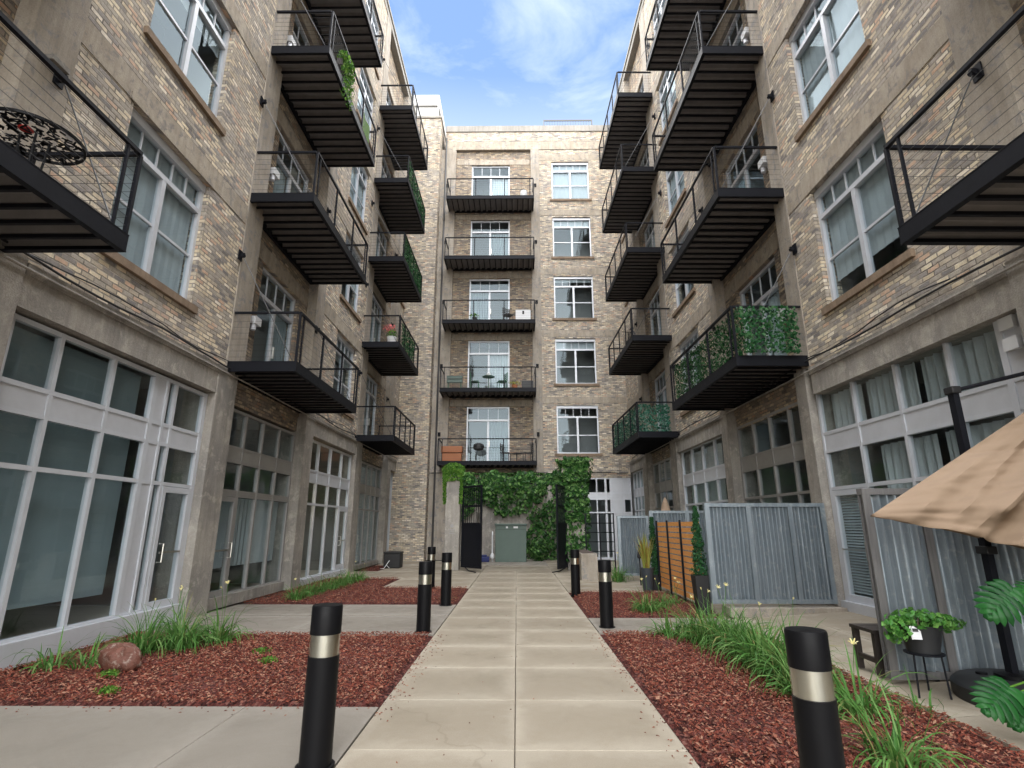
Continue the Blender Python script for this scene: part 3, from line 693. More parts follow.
# conduits and cables along the beam
def conduit(bld, u0, u1, z, yy, r, sag, name, mt, seed):
    rn = random.Random(seed); n = int(abs(u1 - u0) / .5); pts = []
    for i in range(n + 1): pts.append((u0 + (u1 - u0) * i / n, yy, z + sag * math.sin(i * .9 + seed) + rn.uniform(-.3, .3) * sag))
    b = MB(); b.tube(pts, r, 7); return b.build(name, mt, bld, smooth=True)
conduit(LB, 4.9, 26.6, 4.80, -.09, .016, .03, 'conduit', M['rubber'], 1)
conduit(LB, 4.9, 26.6, 4.655, -.085, .018, .004, 'conduit', M['pier'], 2)
conduit(LB, 4.9, 19.6, 4.90, -.06, .010, .05, 'conduit', M['rubber'], 3)
def wall_light(bld, u, z, y):
    b = MB(); b.box(u - .12, u + .12, y - .08, y, z - .06, z + .14); b.box(u - .14, u + .14, y - .24, y - .08, z - .02, z + .16); o = b.build('wall_light', M['white'], bld)
    c = MB(); c.lathe([(.045, z - .17), (.06, z - .16), (.06, z - .03), (.05, z - .02)], 12, (u - .06, y - .16)); c.build('spotlight_head', M['panel'], o)
for z in (fz['B'][0], fz['B'][1], fz['B'][2]): wall_light(LB, 11.75, z + 1.25, .26)
for x, z in ((5.62, 7.35), (5.62, 11.2)):
    b = MB(); b.box(x - .13, x + .13, -.16, -.022, z, z + .07); b.build('soffit_bracket', M['pier'], LB)
# lamps burning inside the third shop
lm = MB(); lm.lathe([(.05, 2.30), (.11, 2.26), (.11, 2.20), (.02, 2.19)], 12, (15.95, .9)); lm.build('ceiling_lamp', M['lamp'], LB)
lm = MB(); lm.lathe([(.05, 2.34), (.07, 2.30), (.07, 2.25), (.02, 2.24)], 12, (17.9, 1.2)); lm.build('ceiling_lamp', M['lamp'], LB)

#@@RIGHT
RB = thing('apartment_building', 'long buff brick loft wing on the right side, white curtained shopfronts and leaf screened balcony', 'building', (6.159, 0, 0), -R(90) + .015)
mirR = lambda a, c: (-c, -a)
PILR = [(-10.2, -9.6), (-4.75, -4.1), (.1, .75), (5.5, 6.12), (10.6, 11.12), (14.9, 15.4), (19.7, 20.45), (23.95, 24.85)]
baysR = [(-9.6, -4.75, 'A', 0), (-4.1, .1, 'A', 0), (.75, 5.5, 'B', 1), (6.12, 10.6, 'A', 0), (11.12, 14.9, 'B', 1), (15.4, 19.7, 'C', 0), (20.45, 23.95, 'D', 1), (24.85, 27.6, 'E', 0)]
WINR = {(-9.6): (-8.2, -6.03), (-4.1): (-3.1, -.93), 6.12: (7.58, 9.75), 15.4: (16.6, 18.77), 24.85: (25.3, 26.4)}
DOORR = {.75: (2.2, 4.45), 11.12: (11.9, 14.15), 20.45: (21.1, 23.35)}
fz['A'] = [5.72 + 3.95 * i for i in range(5)]; fz['B'] = [5.02 + 3.93 * i for i in range(5)]; fz['C'] = [5.5 + 3.75 * i for i in range(5)]; fz['D'] = [4.92 + 3.68 * i for i in range(5)]
build_side(RB, mirR, TOPL, baysR, PILR, WINR, DOORR, None)
for i, z in enumerate(fz['B']):
    if i < 4: balcony(RB, -5.72, -1.0, z, .24, 1.6, npost=3, cables=9)
    balcony(RB, -15.1, -10.62, z, .24, 1.5)
for i, z in enumerate(fz['D']): balcony(RB, -24.2, -19.3, z, .24, 1.5, npost=5)
zr = [.3, 2.33, 2.40, 3.05, 3.4, 4.32]
storefront(RB, [-10.74, -9.62, -8.5, -7.43, -6.57, -6.25], [.3, 2.33, 3.05, 3.4, 4.34], ['dgggs', 'ggggs', 'sssss', 'ggggs'], curtain=[(-10.7, -9.75, 3.4, 4.3, 'curtain'), (-9.6, -8.35, 3.4, 4.3, 'curtain'), (-8.25, -6.6, 3.4, 4.3, 'curtain'), (-9.5, -8.2, 1.9, 3.0, 'curtain'), (-8.05, -6.6, 1.9, 3.0, 'curtain')], wide={4: .09})
glass_door(RB, -10.69, -9.67, .18, 2.29, hs=1, blinds=True)
for z in (3.75, 4.02): vt = MB(); vt.box(-6.50, -6.3, .06, .125, z, z + .16); vt.build('vent_cover', M['white'], RB)
storefront(RB, [-14.86, -13.95, -13.05, -12.1, -11.16], [.3, 2.33, 3.05, 3.4, 4.25], ['gggg', 'gggg', 'ssss', 'gggg'], y=.22, fr='frame_dk', pn='panel_dk')
storefront(RB, [-19.65, -18.6, -17.55, -16.5, -15.45], [.25, 2.33, 3.0, 3.35, 4.2], ['gggg', 'gggg', 'ssss', 'gggg'], curtain=[(-19.6, -16.6, 2.4, 4.1, 'curtain')])
storefront(RB, [-23.9, -23.05, -22.2, -21.35, -20.5], [.25, 2.33, 3.0, 3.35, 4.2], ['gggg', 'gggg', 'ssss', 'gggg'], y=.22, fr='frame_dk', pn='panel_dk')
storefront(RB, [-27.55, -26.9, -26.2, -25.55, -24.9], [.2, 2.33, 3.0, 3.35, 4.15], ['gggg', 'gggg', 'ssss', 'gggg'], curtain=[(-27.5, -24.9, .3, 4.1, 'blind')])
storefront(RB, [-5.45, -4.3, -3.1, -1.9, -.8], [.3, 2.33, 2.98, 3.3, 4.08], ['gggg', 'gggg', 'ssss', 'gggg'], y=.24, fr='frame_dk', pn='panel_dk')
storefront(RB, [-.05, 1, 2, 3, 4.05], [.3, 2.33, 2.98, 3.3, 4.08], ['gggg', 'gggg', 'ssss', 'gggg'])
conduit(RB, -4.9, -26.6, 4.86, -.09, .016, .03, 'conduit', M['rubber'], 4)
conduit(RB, -4.9, -26.6, 4.665, -.085, .018, .004, 'conduit', M['pier'], 5)
conduit(RB, -6.9, -17.6, 4.95, -.06, .011, .07, 'conduit', M['rubber'], 6)
for z in (fz['B'][0], fz['B'][1], fz['B'][2]): wall_light(RB, -11.5, z + 1.25, .26)

#@@BACK
BB = thing('apartment_building', 'flat buff brick end block closing the courtyard, with five stacked balconies and white windows', 'building', (0, 27.5, 0), 0)
TOPB = 24.75
wb, wd, bb, cb = MB(), MB(), MB(), MB()
opsR, opsL = [], []
DZ = [4.66 + 3.66 * i for i in range(5)]; WZ = [5.17 + 3.68 * i for i in range(5)]
for i in range(5):
    opsL.append((-2.62, -.38, DZ[i], DZ[i] + 3.0)); balcony_door(BB, -2.62, DZ[i], .15 + .12, 2.24, 3.0, -1 if i in (2,) else 1, 1)
    opsR.append((2.07, 4.24, WZ[i], WZ[i] + 2.52)); window(BB, 2.07, WZ[i], 2.17, 2.52, [.0, .25, .12, .2, .95][i])
    bb = MB(); bb.box(-3.5, .8, .13, .3, DZ[i] + 3.02, min(DZ[i] + 3.36, TOPB - 1.51)); bb.build('floor_beam', M['beam'], BB); bb = MB(); bb.box(1.38, 5.7, -.012, .2, WZ[i] + 2.62, min(WZ[i] + 2.98, TOPB - 1.51)); bb.build('floor_beam', M['beam'], BB); bb = MB()
    balcony(BB, -3.88, .98, DZ[i], .14, 1.3, .2, npost=4, rise=1.5)
panel(wd, -3.55, .85, 3.95, TOPB - 1.2, .15, opsL); panel(wb, 1.35, 5.75, 3.95, TOPB - 1.2, 0, opsR)
for a, c in ((-4.5, -3.55), (.85, 1.35)): cb = MB(); cb.box(a, c, -.03, .5, 0, TOPB - 1.505); cb.build('pilaster', M['conc'], BB)
tb = MB(); panel(tb, -4.2, 5.75, TOPB - .94, TOPB - .29, -.035); tb.build('brick_wall', M['brick'], BB); bb.box(-4.2, 5.75, -.03, .4, TOPB - 1.5, TOPB - .95)
wb.build('brick_wall', M['brick'], BB); o = wd.build('recessed_brick_wall', M['brick_dark'], BB); o['label'] = 'set back brick behind the balconies'
bb.build('floor_beam', M['beam'], BB)
cp = MB(); cp.box(-4.2, 5.85, -.09, .6, TOPB - .28, TOPB + .12); cp.build('roof_coping', M['cap'], BB)
gw = MB(); gw.box(-3.55, .85, .06, .3, 0, 3.95); gw.box(1.35, 3.35, .02, .3, 0, 3.95); gw.build('ground_wall', M['pier'], BB)
storefront(BB, [3.38, 4.0, 4.45, 4.72, 5.35, 5.7], [.1, 2.25, 2.9, 3.2, 3.92], ['gggss', 'gggsg', 'sssss', 'gggss'], y=.05, fr='frame', pn='panel', wide={2: .1, 3: .12}, curtain=[(4.72, 5.35, 3.2, 3.9, 'curtain')], glass='glass')
bk = MB(); bk.box(5.72, 9, .45, 3.3, 0, TOPB - .2); bk.box(-4.2, 5.8, 3.3, 9, 0, TOPB - .1); bk.box(-4.2, 5.8, .6, 3.3, TOPB - .2, TOPB - .1); bk.build('building_core', M['dark_room'], BB)
tw = MB(); tw.box(-7.5, -4.42, -.75, 3.5, 0, 24.85); o = tw.build('stair_tower', M['brick'], BB)
cp = MB(); cp.box(-6.0, -4.36, -.82, 3.5, 24.85, 24.98); cp.build('tower_coping', M['cap'], o)
pn = MB(); pn.box(-6.2, -4.7, -.4, 2.6, 24.98, 26.0, 1); pn.box(-6.2, -4.62, -.5, 2.7, 26.0, 26.75, 0); pn.box(-4.7, -4.62, -.5, -.42, 24.98, 26.0, 0); pn.build('penthouse', [M['panel_dk'], M['frame_dk']], BB)
rl = MB()
for i in range(19):
    x = 1.75 + i * .163; rl.box(x - .012, x + .012, .9, .924, TOPB + .12, TOPB + 1.28)
rl.box(1.7, 4.75, .88, .94, TOPB + 1.28, TOPB + 1.36); rl.box(1.7, 1.76, .88, .94, TOPB + .1, TOPB + 1.28); rl.box(4.69, 4.75, .88, .94, TOPB + .1, TOPB + 1.28)
rl.build('roof_railing', M['cable'], BB)
rb_ = MB(); rb_.box(4.75, 6.4, 1.2, 3, TOPB, TOPB + .75); rb_.build('roof_box', M['cap'], BB)
dp = MB(); dp.tube([(-4.14, -.1, .1), (-4.14, -.1, 10), (-4.14, -.1, 24)], .05, 8); dp.build('downpipe', M['cable'], BB)
conduit(BB, -5.9, 5.6, 4.2, -.86 if False else -.05, .02, .02, 'conduit', M['rubber'], 9)
#@@PROPS
# ------------------------------------------------------------------ courtyard furniture
def bollard():
    r = thing('bollard_light', '', 'bollard', group='bollard lights along the path')
    b = MB(); b.lathe([(.135, 0), (.135, .012), (.112, .014), (.112, .72)], 32); b.build('post', M['bollard'], r, smooth=True)
    b = MB(); b.lathe([(.103, .722), (.103, .79), (.103, .868)], 32); b.build('reflector', M['chrome'], r, smooth=True)
    b = MB()
    for z in (.735, .765, .795, .825, .852): b.lathe([(.1, z), (.1, z + .004)], 24)
    g = MB(); n = 32
    g.lathe([(.110, .721), (.110, .869)], n); g.f = g.f[:-2]; g.m = g.m[:-2]; g.build('lens', M['glass_clear'], r, smooth=True)
    b = MB(); b.lathe([(.112, .87), (.112, 1.055), (.106, 1.068), (.0, 1.07)], 32); b.build('cap', M['bollard'], r, smooth=True)
    return r
b0 = bollard()
BL = [(-1.43, 4.35, 'tall black bollard light nearest the camera on the left, in front of the red mulch'),
      (-1.50, 9.3, 'black bollard light on the left walkway slab between the two mulch beds'),
      (-1.52, 12.25, 'black bollard light at the near corner of the left middle mulch bed'),
      (-2.35, 15.5, 'farthest black bollard light on the left, standing back from the path edge'),
      (1.66, 3.38, 'tall black bollard light nearest the camera on the right, beside the daylilies'),
      (1.50, 9.75, 'black bollard light on the right walkway slab in front of the striped grass'),
      (1.42, 13.9, 'farthest black bollard light on the right, near the grey trough planter')]
for i, (x, y, lb) in enumerate(BL):
    o = b0 if i == 0 else copy_tree(b0); o.location = (x, y, 0); o['label'] = lb

def corr_fence(name, label, x0, x1, y, z0, z1, posts, rz=0, amp=.028, wl=.075, frame='timber', casters=False):
    r = thing('corrugated_fence', label, 'fence', (x0, y, 0), rz); W = x1 - x0
    b = MB(); n = int(W / wl * 8)
    b.grid(lambda i, j: (.03 + (W - .06) * i, amp * math.sin(2 * math.pi * (W - .06) * i / wl), z0 + .06 + (z1 - z0 - .12) * j), n, 1)
    b.build('sheet', M['galv'], r, smooth=True)
    for p in posts:
        c = MB(); c.box(p * (W - .09), p * (W - .09) + .09, -.05, -.026, z0 + .07, z1 - .07); c.box(p * (W - .09) + .003, p * (W - .09) + .087, .026, .05, z0 + .07, z1 - .07); c.build('post', M[frame], r)
    c = MB(); c.box(0, W, -.052, .052, z1 - .07, z1); c.build('top_rail', M[frame], r)
    c = MB(); c.box(0, W, -.052, .052, z0, z0 + .07); c.build('bottom_rail', M[frame], r)
    if casters:
        for x in (.5, W - .4):
            c = MB(); c.tube([(x - .02, 0, z0 - .05), (x + .02, 0, z0 - .05)], .045, 12); c.build('caster', M['rubber'], r)
    return r
corr_fence('f', 'corrugated metal fence panel behind the cantilever umbrella, with dark timber frame', 3.98, 6.0, 6.42, .06, 2.06, (0, .33, 1), casters=True, amp=.034, wl=.095)
corr_fence('f', 'wide corrugated metal fence standing on the low kerb beside the right pier', 3.62, 5.93, 10.76, .24, 2.06, (0, .36, .72, 1), frame='galv')
corr_fence('f', 'small corrugated metal gate beside the black railing and trough planter', 3.14, 4.12, 17.5, .15, 1.93, (0, 1), frame='galv')
corr_fence('f', 'corrugated metal fence behind the orange slatted screen', 3.62, 5.7, 15.25, .12, 2.03, (0, .5, 1), frame='galv')

# orange slatted screen, running away from the camera
r = thing('slatted_screen', 'orange stained wooden slat screen on black posts between two planters', 'screen', (3.72, 11.45, 0))
L = 3.35; rows = 13
for i in range(rows):
    z = .12 + i * .125; s = MB(); s.box(-.012, .012, 0, L, z, z + .098); s.build('slat', M['orange_wood'], r)
for i, y in enumerate((0, .36, .69, 1)):
    p = MB(); yy = y * (L - .05); p.box(-.05, -.014, yy, yy + .05, 0, 1.76); p.build('post', M['black'], r)

def leafcloud(b, pts_n, size, rnd, jit=.5, fold=.25):
    """leaf faces at (point, normal)"""
    for p, nrm in pts_n:
        s = size * (.45 + .95 * rnd.random()); n_ = Vector(nrm) + Vector((rnd.uniform(-jit, jit), rnd.uniform(-jit, jit), rnd.uniform(-jit, jit))); n_.normalize()
        a = n_.cross(Vector((rnd.uniform(-1, 1), rnd.uniform(-1, 1), rnd.uniform(-1, .3))))
        if a.length < 1e-3: a = Vector((1, 0, 0))
        a.normalize(); c = n_.cross(a); p = Vector(p); k = len(b.v)
        b.v += [tuple(p - a * s * .5), tuple(p + c * s * .36 - a * s * .1 + n_ * s * fold * .5), tuple(p + a * s * .55), tuple(p - c * s * .36 - a * s * .1 + n_ * s * fold * .5)]
        b.f += [(k, k + 2, k + 1), (k, k + 3, k + 2)]; b.m += [0, 0]
def blob_pts(rnd, n, c, rad, shell=.45):
    out = []
    for _ in range(n):
        v = Vector((rnd.gauss(0, 1), rnd.gauss(0, 1), rnd.gauss(0, 1))).normalized(); q = shell + (1 - shell) * rnd.random() ** .5
        out.append(((c[0] + v.x * rad[0] * q, c[1] + v.y * rad[1] * q, c[2] + v.z * rad[2] * q), v))
    return out
def conifer_pot(x, y, label, potmat, ph=.7, top=1.95):
    r = thing('potted_shrub', label, 'potted shrub', (x, y, 0)); rn = random.Random(int(y * 10))
    b = MB(); w0, w1 = .10, .145
    n = 0; b.v += [(-w0, -w0, 0), (w0, -w0, 0), (w0, w0, 0), (-w0, w0, 0), (-w1, -w1, ph), (w1, -w1, ph), (w1, w1, ph), (-w1, w1, ph), (-w1 + .02, -w1 + .02, ph), (w1 - .02, -w1 + .02, ph), (w1 - .02, w1 - .02, ph), (-w1 + .02, w1 - .02, ph), (-w1 + .02, -w1 + .02, ph - .06), (w1 - .02, -w1 + .02, ph - .06), (w1 - .02, w1 - .02, ph - .06), (-w1 + .02, w1 - .02, ph - .06)]
    for q in ((3, 2, 1, 0), (0, 1, 5, 4), (1, 2, 6, 5), (2, 3, 7, 6), (3, 0, 4, 7), (4, 5, 9, 8), (5, 6, 10, 9), (6, 7, 11, 10), (7, 4, 8, 11), (8, 9, 13, 12), (9, 10, 14, 13), (10, 11, 15, 14), (11, 8, 12, 15), (12, 13, 14, 15)): b.f.append(q); b.m.append(0)
    b.build('pot', M[potmat], r)
    b = MB(); b.tube([(0, 0, ph - .07), (0, 0, top - .1)], .015, 6); b.build('stem', M['trunk'], r)
    pts = []
    for i in range(1500):
        t_ = rn.random(); z = ph + t_ * (top - ph); rr = (.15 * (1 - t_ * .75)) * (.5 + .6 * rn.random()) * (1 + .2 * math.sin(z * 25)); a = rn.random() * 6.28
        pts.append(((rr * math.cos(a), rr * math.sin(a), z), (math.cos(a), math.sin(a), .5)))
    b = MB(); leafcloud(b, pts, .05, rn, .8); b.build('foliage', M['conifer'], r)
conifer_pot(3.52, 10.98, 'slim clipped evergreen in a tall black pot at the near end of the orange screen', 'rubber', .72, 2.0)
conifer_pot(3.62, 15.0, 'slim clipped evergreen in a black pot at the far end of the orange screen', 'rubber', .4, 1.85)

def blade(b, x, y, z, a, L, w, lean, rnd, seg=6):
    ca, sa = math.cos(a), math.sin(a); px, pz = 0, 0; th = math.pi / 2 - lean * .25; k = len(b.v); tw = rnd.uniform(-.5, .5)
    for i in range(seg + 1):
        t_ = i / seg; ww = w * (1 - t_ ** 2.2) * .5 + .0008
        b.v += [(x + ca * px - sa * ww, y + sa * px + ca * ww, z + pz + ww * tw), (x + ca * px + sa * ww, y + sa * px - ca * ww, z + pz - ww * tw)]
        px += math.cos(th) * L / seg; pz += math.sin(th) * L / seg; th -= lean * (1.1 + t_) / seg * 1.5
    for i in range(seg): b.f.append((k + 2 * i, k + 2 * i + 1, k + 2 * i + 3, k + 2 * i + 2)); b.m.append(0)
def lily(x, y, label, n=110, L=.55, rad=.16, flowers=3, seed=0, group='daylily clumps in the mulch beds', w=.017, name='daylily', m_='blade'):
    rn = random.Random(seed * 17 + int(x * 100) + int(y * 10)); r = thing(name, label, 'plant', (x, y, 0), 0, group)
    b = MB()
    for _ in range(n):
        a = rn.random() * 6.283; q = rad * rn.random() ** .7
        blade(b, q * math.cos(a), q * math.sin(a), .0, a + rn.uniform(-1.1, 1.1), L * rn.uniform(.4, 1.25), w * rn.uniform(.6, 1.3), rn.uniform(.3, 2.3), rn)
    b.build('leaves', M[m_], r)
    for i in range((flowers + 1) // 2):
        a = rn.random() * 6.283; q = rad * .8 * rn.random(); h = L * rn.uniform(.95, 1.3); dx, dy = rn.uniform(-.12, .12), rn.uniform(-.12, .12)
        s = MB(); s.tube([(q * math.cos(a), q * math.sin(a), 0), (q * math.cos(a) + dx * .4, q * math.sin(a) + dy * .4, h * .6), (q * math.cos(a) + dx, q * math.sin(a) + dy, h)], .0035, 5)
        st = s.build('flower_stalk', M['blade'], r)
        f = MB(); c = Vector((q * math.cos(a) + dx, q * math.sin(a) + dy, h)); tp = Vector((rn.uniform(-.5, .5), rn.uniform(-.8, 0), .8)).normalized(); e1 = tp.cross(Vector((1, .2, 0))).normalized(); e2 = tp.cross(e1)
        op = rn.choice((.25, .9, 1.1))
        for k_ in range(6):
            t_ = k_ * math.pi / 3; d = e1 * math.cos(t_) + e2 * math.sin(t_); sd = e1 * -math.sin(t_) + e2 * math.cos(t_); n0 = len(f.v)
            f.v += [tuple(c), tuple(c + tp * .03 + d * .018 * op + sd * .010), tuple(c + tp * .03 + d * .018 * op - sd * .010), tuple(c + tp * .055 + d * .042 * op + sd * .009), tuple(c + tp * .055 + d * .042 * op - sd * .009), tuple(c + tp * .06 + d * .062 * op)]
            f.f += [(n0, n0 + 1, n0 + 2), (n0 + 1, n0 + 3, n0 + 4, n0 + 2), (n0 + 3, n0 + 5, n0 + 4)]; f.m += [0] * 3
        f.v = [tuple(c + (Vector(q_) - c) * .68) for q_ in f.v]; f.build('flower', M['petal'], st)
    return r
LL = [(-4.95, 7.7, 'tall daylily clump directly behind the red boulder', 120, .62, 2), (-4.55, 7.95, 'arching daylily clump right of the one behind the boulder', 120, .6, 2), (-4.85, 8.35, 'daylily clump against the glass door of the left shopfront', 100, .62, 2),
      (-4.3, 8.4, 'daylily clump with a pale yellow bloom, nearest the concrete pier in the left front bed', 90, .6, 3),
      (-5.5, 6.95, 'sparse daylily clump left of the boulder, by the shop window kerb', 30, .5, 0), (-5.15, 7.0, 'thin yellowing daylily clump close to the boulder on its left', 35, .36, 0),
      (-5.0, 13.0, 'nearest daylily clump in the row of the left middle bed', 90, .45, 1), (-4.95, 13.7, 'second daylily clump from the near end of the left row', 90, .45, 0), (-4.95, 14.4, 'third daylily clump from the near end of the left row', 90, .5, 0),
      (-4.9, 15.1, 'fourth daylily clump from the near end of the left row', 90, .5, 0), (-4.9, 15.85, 'fifth daylily clump from the near end of the left row', 90, .5, 0), (-4.85, 16.6, 'daylily clump second from the far end of the left row', 80, .5, 0), (-4.85, 17.4, 'farthest daylily clump of the left row, with a pale bloom', 80, .5, 3),
      (2.55, 11.35, 'striped green and yellow daylily clump in the right middle bed beside the walkway', 100, .5, 3), (3.0, 11.9, 'daylily clump with open pale flowers in front of the orange screen', 30, .45, 3), (3.35, 12.3, 'small flowering daylily at the foot of the orange screen', 20, .45, 3),
      (2.3, 8.95, 'daylily clump at the walkway corner of the right front bed', 70, .42, 0), (2.6, 8.75, 'second daylily clump from the walkway in the right front bed', 100, .52, 1), (2.95, 8.85, 'daylily clump nearest the patio at the far end of the right bed', 80, .5, 2), (2.7, 8.3, 'third daylily clump from the walkway, its blades leaning left', 110, .58, 1),
      (3.15, 8.3, 'daylily clump beside the patio edge opposite the fence kerb', 80, .55, 2), (2.85, 7.85, 'daylily clump just beyond the middle of the right row', 120, .62, 1), (3.2, 7.6, 'daylily clump on the patio side at the middle of the right row', 80, .58, 2),
      (2.9, 7.35, 'large daylily clump at the middle of the right row', 130, .66, 0), (2.85, 6.85, 'broad arching daylily clump, third behind the near right bollard', 130, .68, 0), (3.15, 6.75, 'daylily clump on the patio side, opposite the dark bench', 80, .6, 1), (2.95, 6.35, 'spreading daylily clump, second behind the near right bollard', 130, .66, 0),
      (2.8, 5.9, 'low daylily clump directly behind the near right bollard', 100, .52, 0), (3.05, 5.45, 'daylily clump just right of the near right bollard', 60, .55, 1),
      (2.65, 4.3, 'daylily clump right of the near right bollard, closest to the camera', 70, .5, 0), (3.62, 5.55, 'single thin daylily tuft at the patio edge by the plant stand', 10, .3, 0),
      (3.05, 17.3, 'daylily clump with pale flowers beside the grey trough planter', 90, .65, 3), (-1.62, 13.2, 'tiny tuft beside the second left bollard', 14, .16, 0)]
for i, (x, y, lb, n, L_, fl) in enumerate(LL): lily(x, y, lb, int(n * (1.55 if x > 2.5 else 1.25)), L_ * (1.1 if y < 10 else 1), .17, fl, i)
for x, y, lb in ((-3.05, 7.2, 'low yellow green weed in the left front mulch, left of the bollard'), (-3.35, 7.7, 'smaller weed in the left front mulch just behind the other weed'), (-4.52, 6.55, 'small fern weed growing at the foot of the boulder'), (-4.1, 5.95, 'tiny weed near the front edge of the left mulch bed')):
    rn = random.Random(int(x * 99)); r = thing('weed', lb, 'weed', (x, y, .02), 0, 'weeds in the mulch'); b = MB(); leafcloud(b, blob_pts(rn, 70, (0, 0, .03), (.13, .10, .05), .2), .035, rn, .8)
    for _ in range(18): blade(b, rn.uniform(-.05, .05), rn.uniform(-.05, .05), 0, rn.random() * 6.28, .13, .008, 1.2, rn, 4)
    b.build('leaves', M['fern'], r)

# boulder
rn = random.Random(3)
from mathutils import noise as mnoise
b = MB()
def rockf(i, j):
    th = i * 2 * math.pi; ph_ = j * math.pi; v = Vector((math.sin(ph_) * math.cos(th), math.sin(ph_) * math.sin(th), math.cos(ph_)))
    q = 1 + .28 * mnoise.noise(v * 1.6 + Vector((3, 1, 2))) + .10 * mnoise.noise(v * 4.5)
    return (v.x * .205 * q - .03 * v.z, v.y * .18 * q, max(-.05, .14 + v.z * .19 * q))
b.grid(rockf, 36, 20); o = b.build('boulder', M['rock'], None, (-4.62, 6.85, .0), smooth=True); tag(o, 'rounded reddish brown boulder on the left mulch in front of the daylilies', 'rock')
r = thing('garden_spotlight', 'small black garden spotlight lying behind the boulder on its left', 'light', (-4.95, 7.15, .03))
b = MB(); b.lathe([(.03, 0), (.055, .01), (.06, .08), (.045, .10)], 14); b.build('housing', M['rubber'], r, smooth=True)
b = MB(); b.box(-.13, -.07, -.03, .02, .0, .03); b.build('cover', M['red'], r)

# trough planter, railing, gate group
r = thing('trough_planter', 'large pale grey trough planter below the black railing', 'planter', (2.22, 18.55, 0))
b = MB(); b.box(-.25, .25, -1.15, 1.2, 0, .8); b.build('trough', M['conc'], r, bevel=.012)
b = MB(); b.box(-.2, .2, -1.1, 1.15, .8, .81); b.build('soil', M['dirt'], r)
r = thing('metal_railing', 'black horizontal bar railing in front of the white back doors', 'railing', (2.42, 19.85, 0))
for i in range(6):
    b = MB(); z = .42 + i * .32; b.box(.04, 1.0, -.012, .012, z, z + .03); b.build('rail', M['black'], r)
for x in (0, .5, 1.0):
    b = MB(); b.box(x, x + .04, -.02, .02, 0, 2.06); b.build('post', M['black'], r)
r = thing('gate_pillar', 'pale concrete gate pillar with a dark plaque, ivy over its top', 'pillar', (-2.48, 21.55, 0))
b = MB(); b.box(-.28, .28, -.3, .3, 0, 3.6); b.build('shaft', M['pier'], r, bevel=.015)
b = MB(); b.tube([(0, -.302, 1.62), (0, -.312, 1.62)], .07, 16); b.box(-.12, .12, -.312, -.302, 1.46, 1.49); b.box(-.09, .09, -.312, -.302, 1.40, 1.43); b.box(-.11, .11, -.312, -.302, 1.33, 1.36); b.build('plaque', M['frame_dk'], r)
o = MB(); o.box(1.92, 2.62, 21.3, 21.85, 0, 3.9); tag(o.build('gate_column', M['pier'], bevel=.015), 'right gate column almost wholly hidden by ivy', 'pillar')
b = MB(); b.box(-2.19, 1.91, 21.45, 21.6, 3.2, 3.36); tag(b.build('gate_beam', M['black']), 'black steel beam joining the two gate pillars under ivy', 'beam')
def gate_leaf(x, y, ang, W, label):
    r = thing('gate_leaf', label, 'gate', (x, y, 0), ang); H = 3.1
    b = MB()
    for u in (0, W - .07): b.box(u, u + .07, -.03, .03, .12, H)
    for z in (.12, 1.66, 2.3, H - .07): b.box(.07, W - .07, -.028, .028, z, z + .07)
    b.build('gate_frame', M['black'], r)
    b = MB(); b.box(.07, W - .07, -.01, .01, .19, 1.66); b.build('lower_panel', M['black'], r)
    b = MB()
    for i in range(1, 8): u = .07 + (W - .14) * i / 8; b.box(u - .008, u + .008, -.01, .01, 1.73, H - .07)
    b.build('pickets', M['black'], r)
    b = MB(); b.tube([(W * .2, 0, .12), (W * .5, -.1, .03), (W - .02, -.22, .015)], .02, 6); b.build('drop_bar', M['black'], r)
    b = MB(); b.box(W - .2, W - .08, -.06, -.03, 1.75, 2.1); b.build('handle', M['chrome'], r)
gate_leaf(-2.1, 21.3, -R(48), 1.2, 'open black metal gate leaf hinged on the pale concrete pillar')
gate_leaf(1.88, 21.28, -R(112), 1.15, 'open black metal gate leaf hinged on the ivy covered column')
def ivy(name, label, pts, size, seed, stems=(), m_='ivy'):
    rn = random.Random(seed); r = thing(name, label, 'ivy', (0, 0, 0)); b = MB(); leafcloud(b, pts, size, rn, .55); b.build('leaves', M[m_], r)
    if stems:
        b = MB()
        for s in stems: b.tube(s, .012, 5)
        b.build('stems', M['trunk'], r)
    return r
rn = random.Random(11)
# right column: all four sides
pts = []
for _ in range(3000):
    z = .35 + 3.85 * rn.random() ** .8; f = rn.choice((0, 0, 0, 1, 2)); th = .05 + .2 * rn.random() * (.6 + .4 * math.sin(z * 3 + f)) + (.12 if z > 3.3 else 0)
    if z < 1.2 and rn.random() < .5: continue
    if mnoise.noise(Vector((f * 7 + rn.random() * .1, z * 2.2, 3))) + .5 * mnoise.noise(Vector((z * 5, f, th * 9))) < -.12 and rn.random() < .8: continue
    if f == 0: pts.append(((rn.uniform(1.80, 2.75), 21.3 - th, z), (0, -1, .25)))
    elif f == 1: pts.append(((1.92 - th, rn.uniform(21.2, 21.9), z), (-1, -.2, .25)))
    else: pts.append(((2.62 + th, rn.uniform(21.2, 21.9), z), (1, -.2, .25)))
pts += blob_pts(rn, 700, (2.3, 21.5, 4.0), (.58, .42, .26), .7)
ivy('ivy', 'dense dark ivy covering the right gate column from top to bottom', pts, .15, 1, [[(2.0, 21.27, 0), (2.1, 21.26, 1.5), (2.0, 21.27, 3)]])
pts = []
